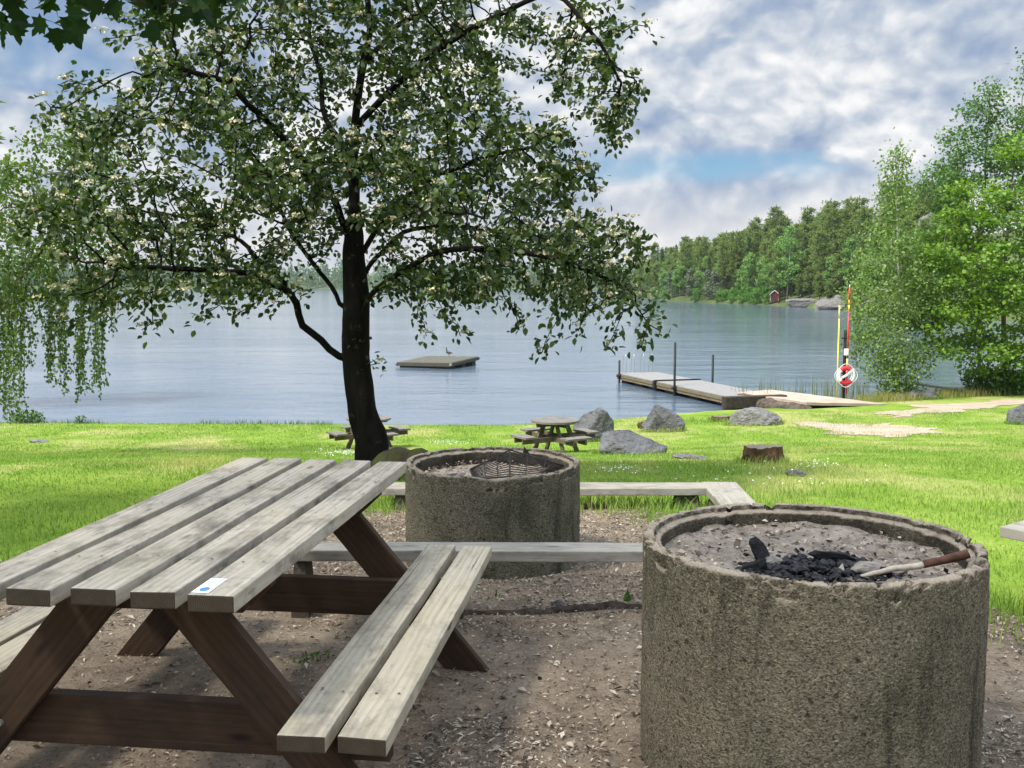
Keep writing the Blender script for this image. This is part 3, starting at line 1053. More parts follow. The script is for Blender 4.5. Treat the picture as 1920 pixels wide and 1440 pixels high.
Vl = Vl.reshape(-1, 18, 3)[clear].reshape(-1, 3)
Fl = np.arange(len(Vl)).reshape(-1, 18)
m = 3
vq = np.repeat(vp, m, 0)
vv = leaf_geo(vq + rng.normal(0, .035, vq.shape), rng.normal(0, .6, vq.shape) - np.array([0, 0, .8]), rng.normal(0, .7, vq.shape) + np.array([0, -.4, .5]), .085 * rng.uniform(.6, 1.15, len(vq)), .085, 'maple')
Fl = np.concatenate([Fl, vv[1] + len(Vl)])
Vl = np.concatenate([Vl, vv[0]])
np_mesh('crown', Vl - mb_, Fl, M['maple_leaf'], mp)


# ------------------------------------------------------------------ generic lobed trees
def lobed_tree(name, label, cat, basep, trunk, limbs, lobes, step, leaf, per, mat, bark, seed, r0=.012, maxcnt=6, grav=-.02, droop=.2, upn=.9, Wr=.75, tr_r=None, spread=.2, group=None, extra=None, kill=None):
    rng = np.random.default_rng(seed)
    t = thing(name, label, cat, basep, 0, group)
    att = np.concatenate([px_lobe(*l, rng) for l in lobes])
    if extra is not None:
        att = np.concatenate([att, extra])
    nd, pr, ns = grow(None, [(-1, trunk)] + [(0, l) for l in limbs], att, step, 12.0, kill or step * 1.3, rng, grav)
    rad, cnt, kids = pipe_radii(pr, r0, 2.4)
    bp = np.asarray(basep)
    Ve, Fe = edge_tubes(nd, pr, rad, (pr >= 0) & (rad > r0 * .9), 7)
    np_mesh('trunk', Ve - bp, Fe, bark, t, True)
    Vl, Fl = twig_leaves(nd, pr, cnt, maxcnt, per, leaf, Wr, 'quad', rng, droop, upn, spread, ns)
    np_mesh('crown', Vl - bp, Fl, mat, t)
    return t


# birch left, weeping
bp = on_ground(-60, 22.0)
bt = np.array([bp - [0, 0, .2], P(-40, 640, 22), P(0, 570, 21.8), P(45, 512, 21.5), P(95, 440, 21.2), P(120, 360, 21), P(150, 250, 21)])
rng = np.random.default_rng(31)
wb = lobed_tree('birch_tree', 'weeping birch with strands hanging over the water behind the whitebeam', 'tree', bp, bt,
           [np.array([P(0, 570, 21.8), P(60, 562, 21), P(120, 548, 20.6)]), np.array([P(0, 575, 21.8), P(-60, 470, 21.6), P(-40, 380, 21.5)])],
           [(110, 110, 340, 90, 120, 21, 2.2), (80, 40, 420, 110, 95, 21, 2.2), (90, 175, 270, 70, 70, 21, 1.3), (70, 60, 480, 120, 45, 20.8, 1.8), (60, 190, 430, 70, 80, 21, 1.4), (60, -40, 400, 60, 120, 21.5, 1.5)],
           .21, .10, 17, M['birch_leaf'], M['bark_grey'], 32, .009, 9, -.22, .9, .3, .72, None, .12)

rng = np.random.default_rng(33)
Vs, Fs_, nb, k0 = [], [], NB(), 0
for px, wdt, y0, y1, n in ((12, 26, 520, 795, 15), (45, 16, 520, 735, 6), (92, 12, 500, 745, 9), (118, 9, 520, 755, 6), (150, 11, 520, 768, 9), (184, 12, 510, 765, 9), (66, 12, 510, 660, 4), (-30, 20, 500, 790, 6), (212, 10, 500, 640, 3)):
    for q in range(n):
        xa = px + rng.normal(0, wdt * .5)
        ya, yb_ = y0 + rng.uniform(-50, 40), y1 - abs(rng.normal(0, 60))
        dd = 20.8 + rng.normal(0, .5)
        pth = np.array([P(xa + rng.normal(0, 3) + 4 * math.sin(t * 5 + q), ya + (yb_ - ya) * t, dd) for t in np.linspace(0, 1, 9)])
        nb.tube(pth - bp, np.linspace(.008, .003, 9), 4)
        m = int((yb_ - ya) * .42)
        tt = rng.uniform(0, 1, m)
        pos = np.stack([np.interp(tt, np.linspace(0, 1, 9), pth[:, c]) for c in range(3)], 1) + rng.normal(0, .035, (m, 3))
        v, f = leaf_geo(pos - bp, rng.normal(0, .5, (m, 3)) - np.array([0, 0, .9]), rng.normal(0, 1, (m, 3)), .085 * rng.uniform(.6, 1.2, m), .06, 'quad')
        Vs.append(v)
        Fs_.append(f + k0)
        k0 += len(v)
np_mesh('hanging_foliage', np.concatenate(Vs), np.concatenate(Fs_), M['birch_leaf'], wb)
nb.build('hanging_twigs', M['bark_brown'], wb)

# right shore trees
bp = on_ground(1688, 40.0)
bt = np.array([bp - [0, 0, .2], P(1688, 640, 40), P(1684, 520, 40), P(1682, 420, 40), P(1682, 330, 40), P(1684, 290, 40)])
lobed_tree('birch_tree', 'slender pale green birch with thin open top, standing between lifebuoy and maple', 'tree', bp, bt, [],
           [(26, 1682, 300, 32, 26, 40, .6), (34, 1680, 365, 42, 55, 40, .9), (60, 1668, 465, 72, 60, 40, 1.5), (170, 1668, 545, 84, 75, 40, 1.8), (120, 1652, 610, 64, 62, 39.6, 1.5), (130, 1682, 670, 66, 65, 39.6, 1.5), (50, 1690, 720, 45, 30, 39.6, 1.0), (40, 1730, 560, 40, 70, 40, 1.0)],
           .36, .13, 80, M['birch_leaf_pale'], M['bark_birch'], 41, .010, 3, -.12, .6, .6, .7, None, (.2, .2, .3))
bp = on_ground(1878, 41.0)
bt = np.array([bp - [0, 0, .2], P(1880, 680, 41), P(1882, 560, 41), P(1890, 430, 41), P(1900, 320, 41)])
lobed_tree('maple_tree', 'broad bright yellow-green maple with layered leaves at the right edge', 'tree', bp, bt,
           [np.array([P(1880, 660, 41), P(1830, 610, 40.5), P(1780, 575, 40)]), np.array([P(1882, 600, 41), P(1930, 550, 40.5), P(1990, 520, 40)]), np.array([P(1884, 540, 41), P(1820, 490, 40.3), P(1770, 460, 40)])],
           [(110, 1850, 400, 85, 70, 40.5, 2.0), (130, 1800, 490, 90, 60, 40.3, 2.0), (150, 1880, 540, 110, 80, 40, 2.6), (100, 1790, 590, 80, 60, 40, 1.8), (90, 1850, 650, 90, 50, 40, 2.0), (100, 1960, 480, 80, 140, 40.5, 2.2), (60, 1930, 660, 70, 50, 40, 1.6), (60, 1920, 300, 70, 60, 41, 1.6), (30, 1770, 640, 40, 30, 39.6, .8)],
           .46, .16, 95, M['maple_bright'], M['bark_grey'], 42, .014, 3, -.02, .25, 1.5, .95, None, (.34, .34, .12))
bp = on_ground(1838, 43.0)
bt = np.array([bp - [0, 0, .2], P(1835, 640, 43), P(1838, 500, 43), P(1846, 360, 43), P(1852, 240, 43), P(1856, 180, 43)])
lobed_tree('alder_tree', 'tall darker green alder rising behind the bright maple', 'tree', bp, bt,
           [np.array([P(1838, 480, 43), P(1800, 380, 43), P(1795, 300, 43)]), np.array([P(1846, 380, 43), P(1890, 290, 43.5), P(1910, 220, 43.5)])],
           [(40, 1853, 195, 36, 45, 43, 1.0), (50, 1802, 265, 38, 70, 43, 1.1), (50, 1765, 330, 45, 40, 43, 1.1), (60, 1830, 310, 70, 60, 43, 1.6), (50, 1900, 260, 40, 60, 43, 1.2), (60, 1790, 420, 60, 70, 43, 1.6), (30, 1732, 345, 20, 24, 43, .5), (40, 1900, 340, 50, 60, 43, 1.2), (20, 1922, 130, 16, 34, 44, .5), (60, 1760, 520, 50, 60, 43.5, 1.4), (30, 1935, 200, 30, 60, 44, .8)],
           .42, .14, 75, M['alder_leaf'], M['bark_grey'], 43, .012, 3, -.03, .3, 1.0, .8, None, (.27, .27, .2))


# bushes at the feet of the right trees, shrub at the left shore
def bush(name, label, basep, rx, ry, h, n, leaf, mat, seed, group=None):
    rng = np.random.default_rng(seed)
    t = thing(name, label, 'bush', basep, 0, group)
    pts = ellip(n, (0, 0, h * .42), (rx, ry, h * .58), rng, .1)
    pts[:, 2] = np.abs(pts[:, 2]) + .02
    V, F = leaf_geo(pts, rng.normal(0, 1, pts.shape), pts * .4 + np.array([0, 0, .6]) + rng.normal(0, .5, pts.shape), leaf * rng.uniform(.6, 1.2, n), leaf * .7, 'quad')
    np_mesh('foliage', V, F, mat, t)
    nb = NB()
    for k in range(7):
        a = rng.uniform(0, 6.28)
        nb.tube(smooth_path([(0, 0, -.05), (rx * .3 * math.cos(a), ry * .3 * math.sin(a), h * .5), (rx * .6 * math.cos(a), ry * .6 * math.sin(a), h * .85)], 6), np.linspace(.02, .006, 6) * max(h, .4), 5)
    nb.build('stems', M['bark_brown'], t)
    return t


bush('shore_bush', 'leafy green bush under the bright maple at the right shore', on_ground(1862, 40.6), 1.3, .8, 1.2, 2400, .15, M['alder_leaf'], 3)
bush('shore_bush', 'small bush at the foot of the maple by the frame edge', on_ground(1915, 40.5), .9, .7, .9, 1500, .15, M['bush_leaf'], 4)
bush('low_shrub', 'low weedy shrub on the bank under the hanging birch strands', on_ground(52, 32.4), .55, .3, .42, 420, .10, M['weed'], 5)
bush('low_shrub', 'tiny weed clump on the bank right of the low shrub', on_ground(150, 32.4), .22, .15, .26, 110, .07, M['weed'], 6)

# ------------------------------------------------------------------ far right shore: hillside and forest
SH = [(1120, 545), (1180, 550), (1240, 563), (1300, 566.5), (1400, 570.5), (1480, 574), (1560, 579), (1620, 584), (1720, 592), (1830, 600), (1960, 606), (2120, 612)]
shp = np.array([PZ(a, b_, WATER)[:2] for a, b_ in SH])
shpx = np.array([a for a, _ in SH], float)
HX = [1120, 1200, 1240, 1300, 1450, 1620, 1750, 2120]
HH = [1, 2.0, 2.5, 5.0, 8.5, 8.5, 12, 16]


def hill_xy(px, u):
    x = np.interp(px, shpx, shp[:, 0])
    y = np.interp(px, shpx, shp[:, 1])
    l = np.hypot(x, y)
    return x + x / l * u, y + y / l * u


def hill_z(px, u):
    hh = np.interp(px, HX, HH)
    return WATER + np.interp(u, [-2, 0, 1.5, 8, 70, 140], [-.8, 0, .5, 1.2, 0, 0]) * np.where(u < 8, 1, 0) + np.where(u >= 8, 1.2 + hh * (.55 * sstep(4, 80, u) + .45 * np.clip((u - 8) / 72, 0, 1)), 0)


pxs = np.linspace(1120, 2120, 120)
us = np.concatenate([[-2, 0, 1.5, 4, 7.9], np.linspace(8, 150, 40)])
gp, gu = np.meshgrid(pxs, us)
hx, hy = hill_xy(gp.ravel(), gu.ravel())
hz = hill_z(gp.ravel(), gu.ravel()) + .5 * fbm(np.stack([hx * .08, hy * .08, hx * 0], 1), 3, 2) * (gu.ravel() > 1)
nx = len(pxs)
F = np.array([[j * nx + i, j * nx + i + 1, (j + 1) * nx + i + 1, (j + 1) * nx + i] for j in range(len(us) - 1) for i in range(nx - 1)])
tag(np_mesh('wooded_hill', np.stack([hx, hy, hz], 1), F, M['forestfloor'], smooth=True), 'wooded hillside rising from the far right shore', None, None, 'structure')


def proto_conifer(name, h, rw, n, kind, seed):
    rng = np.random.default_rng(seed)
    t = bpy.data.objects.new(name, None)
    nb = NB()
    bend = rng.normal(0, .15, 2)
    nb.tube(np.array([(0, 0, -.5), (bend[0] * .4, bend[1] * .4, h * .4), (bend[0], bend[1], h * .75), (bend[0], bend[1], h * .98)]), [h * .015, h * .012, h * .007, .02], 6)
    tk = nb.build('trunk', M['bark_pine'], t)
    pts, ax = [], []
    z0 = h * (.28 if kind == 'pine' else .05)
    nw = int(h * (1.5 if kind == 'pine' else 2.4))
    for k in range(nw):
        z = z0 + (h - z0) * (k + rng.uniform(-.3, .3)) / nw
        f = (h - z) / (h - z0)
        r = rw * ((.42 + .58 * min(1, f * 2.2)) * (1 - .35 * f) if kind == 'pine' else (f ** .8))
        for j in range(5 if kind == 'pine' else 7):
            a = rng.uniform(0, 6.28)
            rr = r * rng.uniform(.45, 1.1)
            m = max(3, int(n / (nw * 6)))
            s = rng.uniform(.25, 1.05, m)
            lift = .12 if kind == 'pine' else -.3
            p = np.stack([math.cos(a) * rr * s, math.sin(a) * rr * s, z + rr * s * lift + rng.normal(0, .12, m)], 1) + rng.normal(0, .18, (m, 3))
            pts.append(p)
            ax.append(np.tile([math.cos(a), math.sin(a), .1], (m, 1)) + rng.normal(0, .5, (m, 3)))
    pts, ax = np.concatenate(pts), np.concatenate(ax)
    tp = np.stack([rng.normal(0, .12, 14), rng.normal(0, .12, 14), h * rng.uniform(.93, 1.02, 14)], 1)
    pts = np.concatenate([pts, tp])
    ax = np.concatenate([ax, np.tile([0, 0, 1.0], (14, 1)) + rng.normal(0, .3, (14, 3))])
    nr = rng.normal(0, .5, pts.shape) + np.array([0, 0, .9])
    V, F = leaf_geo(pts, ax, nr, rng.uniform(.45, .95, len(pts)), .36, 'quad')
    np_mesh('crown', V, F, M['pine_leaf' if kind == 'pine' else 'spruce_leaf'], t)
    return t


def proto_broad(name, h, rw, n, mat, seed, z0=.2, leaf=.5, bark='bark_birch'):
    rng = np.random.default_rng(seed)
    t = bpy.data.objects.new(name, None)
    nb = NB()
    nb.tube(np.array([(0, 0, -.5), (.1, 0, h * .4), (0, .1, h * .75), (0, 0, h * .95)]), [h * .011, h * .009, h * .005, .02], 6)
    nb.build('trunk', M[bark], t)
    pts = []
    for k in range(int(16 + h * 1.2)):
        z = h * rng.uniform(z0, 1)
        f = (z / h - z0) / (1 - z0)
        r = rw * math.sin(math.pi * min(.97, max(.08, .12 + f * .85))) ** .8
        a = rng.uniform(0, 6.28)
        c = np.array([math.cos(a) * r * rng.uniform(.3, .8), math.sin(a) * r * rng.uniform(.3, .8), z])
        pts.append(ellip(n // 26, c, np.array([1, 1, .8]) * rw * rng.uniform(.25, .45), rng))
    pts = np.concatenate(pts)
    V, F = leaf_geo(pts, rng.normal(0, 1, pts.shape) - np.array([0, 0, .4]), rng.normal(0, .6, pts.shape) + np.array([0, 0, .7]), leaf * rng.uniform(.6, 1.2, len(pts)), leaf * .7, 'quad')
    np_mesh('crown', V, F, M[mat], t)
    return t


pines = [proto_conifer('pine_tree', 15 + 2 * k, 3.9 + .35 * k, 4200, 'pine', 60 + k) for k in range(5)]
spruces = [proto_conifer('spruce_tree', 17 + 2 * k, 2.5, 2600, 'spruce', 70 + k) for k in range(2)]
birches = [proto_broad('birch_tree', 11 + 2 * k, 2.6 + .2 * k, 2200, 'fbirch_leaf', 80 + k, .2) for k in range(3)]
willows = [proto_broad('willow_tree', 8 + k, 2.6, 1700, 'grey_leaf', 90 + k, .12, .5, 'bark_grey') for k in range(2)]
bushes = [proto_broad('shore_bush', 4 + k, 2.4, 1500, 'bush_leaf', 95 + k, .0, .42, 'bark_brown') for k in range(2)]
used = set()
FS = .62


def plant(proto, x, y, z, s, rz, label, cat, group):
    if proto.name not in used and proto.name not in COL.objects:
        r = proto
        used.add(proto.name)
        COL.objects.link(r)
    else:
        r = proto.copy()
        COL.objects.link(r)
        for ch in proto.children:
            c = ch.copy()
            COL.objects.link(c)
            c.parent = r
    r.location = (float(x), float(y), float(z))
    s *= FS
    r.scale = (s, s, s * random.uniform(.92, 1.1))
    r.rotation_euler = (random.uniform(-.03, .03), random.uniform(-.03, .03), rz)
    tag(r, label, cat, group)
    return r


KL = {
    'pine': ('olive green pine in the mixed forest across the water, right of the whitebeam', 'tree', 'pines in the forest on the far right shore'),
    'spruce': ('dark pointed spruce in the mixed forest on the far right shore', 'tree', 'spruces in the forest on the far right shore'),
    'birch': ('fresh green birch among the pines on the far right shore', 'tree', 'birches in the forest on the far right shore'),
    'willow': ('grey-green willow low at the water on the far right shore', 'tree', 'grey willows along the far right shore'),
    'bush': ('round bright green bush at the waterline of the far right shore', 'bush', 'bushes along the far right waterline'),
}
placed = []
fr = random.Random(12)


def try_plant(kindname, protos, px, u, s, mind):
    x, y = hill_xy(np.array([px]), np.array([u]))
    x, y = float(x[0]), float(y[0])
    if any((x - a) ** 2 + (y - b_) ** 2 < mind ** 2 for a, b_ in placed):
        return
    placed.append((x, y))
    plant(fr.choice(protos), x, y, float(hill_z(np.array([px]), np.array([u]))[0]), s, fr.uniform(0, 6.28), *KL[kindname])


# front row
for px in (1262, 1290, 1330, 1345):
    try_plant('willow', willows, px + fr.uniform(-6, 6), fr.uniform(2, 5), fr.uniform(1.2, 1.6), 2)
for px in (1350, 1365, 1378, 1392, 1406, 1420, 1436, 1250, 1232, 1310, 1545, 1520):
    if px < 1440:
        try_plant('bush', bushes, px + fr.uniform(-4, 4), fr.uniform(1.0, 2.4), fr.uniform(.8, 1.35), 1.8)
for px in (1372, 1385, 1394, 1403, 1412, 1420, 1428, 1440, 1475, 1300, 1275, 1255, 1320):
    try_plant('birch', birches, px + fr.uniform(-4, 4), fr.uniform(4, 10), fr.uniform(1.25, 1.6), 3)
for k in range(2500):
    if len(placed) > 390:
        break
    px = fr.uniform(1195, 1800)
    u = 4 + 76 * fr.random() ** .9
    if 1430 < px < 1475 and u < 9:
        continue
    if px > 1480 and u < 14:
        continue
    r = fr.random()
    if r < .54:
        try_plant('pine', pines, px, u, fr.uniform(.78, 1.15), 2.1)
    elif r < .70:
        try_plant('spruce', spruces, px, u, fr.uniform(.7, 1.15), 2.1)
    else:
        try_plant('birch', birches, px, u, fr.uniform(.85, 1.2), 2.1)
for px, u in ((1500, 6), (1520, 9), (1540, 12), (1560, 8), (1475, 7)):
    try_plant('pine', pines, px, u, fr.uniform(.45, .62), 1.5)

try_plant('birch', birches, 1443, 3.2, 1.15, .5)
try_plant('pine', pines, 1462, 3.5, .8, .5)
try_plant('pine', pines, 1538, 3.0, .5, .5)
try_plant('pine', pines, 1556, 2.5, .42, .5)
# pine whose tip pokes in at the left edge
FS = 1.0
pl = plant(pines[0], -20.5, 37.0, -2.9, .72, .5, 'pine tip with brownish needles poking in at the left frame edge', 'tree', None)
if 'group' in pl:
    del pl['group']

# far wood across the lake
rng = np.random.default_rng(77)
fpx = np.linspace(-900, 1330, 160)
fu = np.array([-6, 0, 4, 30, 90, 160])
gp, gu = np.meshgrid(fpx, fu)
pz = np.array([PZ(a, 541.6, WATER)[:2] for a in fpx])


def far_xy(px, u):
    x = np.interp(px, fpx, pz[:, 0])
    y = np.interp(px, fpx, pz[:, 1])
    l = np.hypot(x, y)
    return x + x / l * u, y + y / l * u


def far_z(px, u):
    hh = 12 + 8 * vnoise(np.stack([px * .006, px * 0, px * 0], 1), 5)
    return WATER + np.where(u < 0, -.6, np.where(u < 4.1, u * .15, .6 + hh * sstep(0, 160, u)))


hx, hy = far_xy(gp.ravel(), gu.ravel())
nx = len(fpx)
F = np.array([[j * nx + i, j * nx + i + 1, (j + 1) * nx + i + 1, (j + 1) * nx + i] for j in range(len(fu) - 1) for i in range(nx - 1)])
tag(np_mesh('far_bank', np.stack([hx, hy, far_z(gp.ravel(), gu.ravel())], 1), F, M['forestfloor'], smooth=True), 'low wooded bank across the lake', None, None, 'structure')
V_, F_ = [], []
nt = 1500
tpx = rng.uniform(-900, 1330, nt)
tu = rng.uniform(1, 130, nt) ** 1.0
tx, ty = far_xy(tpx, tu)
tz = far_z(tpx, tu)
th = rng.uniform(12, 22, nt)
m = 46
zz = rng.uniform(.05, 1, (nt, m))
rw = (rng.uniform(2.0, 3.6, nt))[:, None] * np.where((np.arange(nt) % 3 == 0)[:, None], 1.05 - zz, np.sin(math.pi * np.clip(zz * .8 + .18, 0, .97)))
aa = rng.uniform(0, 6.28, (nt, m))
pp = np.stack([tx[:, None] + np.cos(aa) * rw, ty[:, None] + np.sin(aa) * rw, tz[:, None] + zz * th[:, None]], -1).reshape(-1, 3)
V, F = leaf_geo(pp, rng.normal(0, 1, pp.shape), rng.normal(0, .7, pp.shape) + np.array([0, -.3, .6]), rng.uniform(1.6, 3.2, len(pp)), 1.7, 'quad')
tag(np_mesh('far_wood', V, F, M['farwood']), 'hazy green wood along the opposite shore of the lake', None, None, 'stuff')


# ------------------------------------------------------------------ rocks
def rock_mesh(sx, sy, sz, seed, sub=4, planes=16, rough=.05, base_cut=0.0):
    rng = np.random.default_rng(seed)
    bm = bmesh.new()
    bmesh.ops.create_icosphere(bm, subdivisions=sub, radius=1.0)
    pn = norm(rng.normal(0, 1, (planes, 3)))
    ph = rng.uniform(.58, 1.0, planes)
    vs = np.array([v.co[:] for v in bm.verts])
    dn = norm(vs)
    dots = dn @ pn.T
    r = np.where(dots > .15, ph / np.maximum(dots, .15), 9).min(1)
    r = np.minimum(r, 1.15)
    q = dn * r[:, None]
    q = q * (1 + rough * fbm(q * 3.5 + seed, 5, seed, .6))[:, None]
    q -= np.array([0, 0, q[:, 2].min()])
    q /= np.array([np.ptp(q[:, 0]), np.ptp(q[:, 1]), np.ptp(q[:, 2])])
    q[:, 2] = np.maximum(q[:, 2] - base_cut, 0) / (1 - base_cut)
    q *= np.array([sx, sy, sz])
    for v, c in zip(bm.verts, q):
        v.co = Vector(c)
    return bm


BASES = []


def boulder(label, px, py, w, h, mat, seed, d=None, depth=.8, name='boulder', cat='boulder', sink=.12, group=None, **kw):
    p = hit(px, py, 8) if d is None else on_ground(px, d)
    dist = p[1]
    s = dist / FPX
    sx, sz = w * s, h * s * (1 + sink)
    bm = rock_mesh(sx, sx * depth, sz, seed, base_cut=.34, **kw)
    o = bm_obj(name, bm, mat, None, False, (p[0], p[1] + sx * depth * .3, p[2] - sz * sink))
    if h > 14:
        BASES.append((p[0], p[1] + sx * depth * .3, sx * .5, sx * depth * .5))
    return tag(o, label, cat, group)


boulder('grey boulder with a peaked top behind the right round picnic table', 1114, 828, 78, 64, M['rock'], 3, None, planes=12, sub=5)
boulder('long low grey boulder nearest the right round picnic table', 1182, 853, 136, 46, M['rock'], 14, None, planes=11, sub=5)
boulder('rounded grey boulder at the water between the peaked boulder and the dock ramp', 1245, 810, 80, 52, M['rock'], 8, None, planes=14, sub=5)
boulder('pale speckled flat-topped boulder in front of the dock ramp', 1420, 798, 104, 34, M['rock_light'], 6, None, planes=9, sub=5)
boulder('grey boulder cut by the right frame edge', 1926, 786, 62, 40, M['rock'], 9, 27.0)
boulder('flat grey stone sunk in the grass left of the tree stump', 1296, 862, 66, 9, M['rock_light'], 10, None, name='flat_stone', cat='stone', depth=.9)
boulder('flat grey stone in the grass right of the tree stump', 1497, 893, 42, 12, M['rock_light'], 11, None, name='flat_stone', cat='stone', depth=.9)
boulder('small flat stone in the lawn at the left edge', 68, 830, 34, 6, M['rock_light'], 12, None, name='flat_stone', cat='stone', depth=.9)
for k, (px, py, w, h, lab) in enumerate(((1715, 742, 40, 18, 'dark grey shore rock right of the slender birch foot'), (1748, 738, 46, 20, 'grey shore rock under the fallen pole'), (1690, 750, 30, 12, 'low shore rock at the foot of the slender birch'))):
    boulder(lab, px, py, w, h, M['rock'], 20 + k, 38.5, name='shore_rock', cat='rock')
# outcrops on the far shore
for k, (px, u, sx, sz, lab) in enumerate(((1512, .6, 7.0, 1.3, 'sloping pale rock outcrop at the far waterline below small pines'), (1570, .3, 9.0, 1.4, 'smooth pale rock slab at the far waterline behind the rescue pole'), (1562, 4, 6.0, 1.5, 'broad grey rock hump above the far shore slab'), (1752, 34, 8.0, 9.5, 'grey cliff glimpsed between birch and maple'))):
    x, y = hill_xy(np.array([float(px)]), np.array([float(u)]))
    bm = rock_mesh(sx, sx * .7, sz * 1.3, 30 + k, 4, 12, .06, .38)
    tag(bm_obj('rock_outcrop', bm, M['rock_shore'], None, False, (x[0], y[0], float(hill_z(np.array([float(px)]), np.array([float(u)]))[0]) - sz * .12)), lab, 'rock')


# ------------------------------------------------------------------ stumps
def stump(label, px, d, rad, h, seed, flare=1.5, cat='stump'):
    p = on_ground(px, d)
    rng = np.random.default_rng(seed)
    n, m = 48, 10
    t = thing('tree_stump', label, cat, p)
    th = np.arange(n) * 2 * math.pi / n
    lob = 1 + .10 * np.sin(3 * th + seed) + .07 * np.sin(7 * th + 2) + .04 * np.sin(13 * th)
    V = []
    for k in range(m):
        f = k / (m - 1)
        r = rad * lob * (flare - (flare - 1) * f ** .4)
        z = -.06 + (h + .06) * f + (h * .06 * np.sin(th + 2.4) + h * .025 * np.sin(5 * th) + h * .02 * np.sin(11 * th) if k == m - 1 else 0 * th)
        V.append(np.stack([np.cos(th) * r, np.sin(th) * r, z + 0 * th], 1))
    V = np.concatenate(V)
    V += .025 * rad / .2 * fbm(V * 14, 3, seed)[:, None] * np.array([1, 1, .2])
    i = np.arange(m - 1)[:, None] * n
    j = np.arange(n)[None]
    F = np.stack([i + j, i + (j + 1) % n, i + n + (j + 1) % n, i + n + j], -1).reshape(-1, 4)
    np_mesh('bark', V, F, M['stumpwood'], t)
    top = V[-n:]
    tv = np.concatenate([top * np.array([.998, .998, 1]), [top.mean(0) - np.array([0, 0, h * .12])]])
    np_mesh('cut_face', tv, np.array([(k, (k + 1) % n, n) for k in range(n)]), M['cutwood'], t)
    return t


stump('dark rotting tree stump standing in the lawn behind the right fire pit', 1428, hit(1428, 869, 8)[1], .0175 * hit(1428, 869, 8)[1], .0175 * hit(1428, 869, 8)[1], 2)
stump('small pale stump at the shore between the boulders', 1352, 31.0, .26, .16, 5)
# brown log end behind the rounded boulder
p = on_ground(1204, 28.2)
nb = NB()
nb.tube(np.array([p + [-.08, 0, .16], p + [.25, .2, .18], p + [.7, .5, .18]]), [.10, .11, .11], 12)
tag(nb.build('fallen_log', M['stumpwood']), 'brown log end sticking out left of the rounded boulder', 'log')
nb = NB()
pa, pb = P(1708, 718, 39.5), P(1850, 737, 40.2)
nb.tube(smooth_path([pa, (pa + pb) / 2 + [0, 0, -.02], pb], 8), np.linspace(.05, .035, 8), 8)
tag(nb.build('fallen_pole', M['ashwood']), 'bleached thin pole lying over the shore rocks', 'pole')


# longer grass left by the mower round the stones and stumps
for px, d, r in ((1428, hit(1428, 869, 8)[1], .024 * hit(1428, 869, 8)[1]), (1352, 31.0, .36)):
    q = on_ground(px, d)
    BASES.append((q[0], q[1], r, r))
gx_, gy_ = [], []
for x, y, rx, ry in BASES:
    n = int(260 * (rx + ry) + 60)
    a = RNG.uniform(0, 6.28, n)
    f = 1.0 + np.abs(RNG.normal(0, .10, n)) - .06
    gx_.append(x + np.cos(a) * rx * f)
    gy_.append(y + np.sin(a) * ry * f)
gx_, gy_ = np.concatenate(gx_), np.concatenate(gy_)
blades('rim_grass', gx_, gy_, RNG.uniform(.05, .13, len(gx_)) * (1 + gy_ * .012), .008 * (.5 + gy_ / 16), M['blade'], .5, label='longer grass around the stones and stumps')

# ------------------------------------------------------------------ timber helpers
def plank_obj(name, parent, size, loc, mat, rz=0.0, rx=0.0, nails=None, seed=0, end=True, tilt=0.0):
    """a board along local Y with eased, slightly worn edges and darker end grain"""
    w, L, t = size
    bm = bmesh.new()
    add_box(bm, (w, L, t), Matrix(), .005, 0, 2)
    ny = max(2, int(L / .12))
    for k in range(1, ny):
        yy = -L / 2 + L * k / ny
        bmesh.ops.bisect_plane(bm, geom=bm.verts[:] + bm.edges[:] + bm.faces[:], plane_co=(0, yy, 0), plane_no=(0, 1, 0))
    for v in bm.verts:
        c = v.co
        v.co += Vector((.0035 * mnoise.noise((c.x * 2 + seed, c.y * 2.2, seed * 1.7)), 0, .0035 * mnoise.noise((c.x * 9 + seed * 3, c.y * 1.8, 4.4))))
        if abs(abs(c.y) - L / 2) < .012:
            v.co.y += .004 * mnoise.noise((c.x * 40, c.z * 40, seed))
    bm.normal_update()
    if end:
        for f in bm.faces:
            if abs(f.normal.y) > .8:
                f.material_index = 1
    for nx_, ny_ in (nails or []):
        g = bmesh.ops.create_circle(bm, cap_ends=True, radius=.0042, segments=8, matrix=Matrix.Translation((nx_, ny_, t / 2 + .0045)))
        for v in g['verts']:
            for f in v.link_faces:
                f.material_index = 2
    o = bm_obj(name, bm, [mat, M['endgrain'] if end else mat, M['nail']], parent, False, loc, (rx, tilt, rz))
    return o


def bar_obj(name, parent, p0, p1, w, t, mat, side=(0, 1, 0), bevel=.004):
    """squared timber from p0 to p1: a mesh whose local Y runs along it, so the grain does too"""
    p0, p1 = Vector(p0), Vector(p1)
    y = (p1 - p0).normalized()
    z = Vector(side)
    z = (z - y * z.dot(y)).normalized()
    x = y.cross(z)
    m = Matrix.Identity(4)
    for i, a in enumerate((x, y, z)):
        m[0][i], m[1][i], m[2][i] = a
    m.translation = (p0 + p1) / 2
    bm = bmesh.new()
    add_box(bm, (w, (p1 - p0).length, t), Matrix(), bevel)
    o = bm_obj(name, bm, mat, parent)
    o.matrix_local = m
    return o


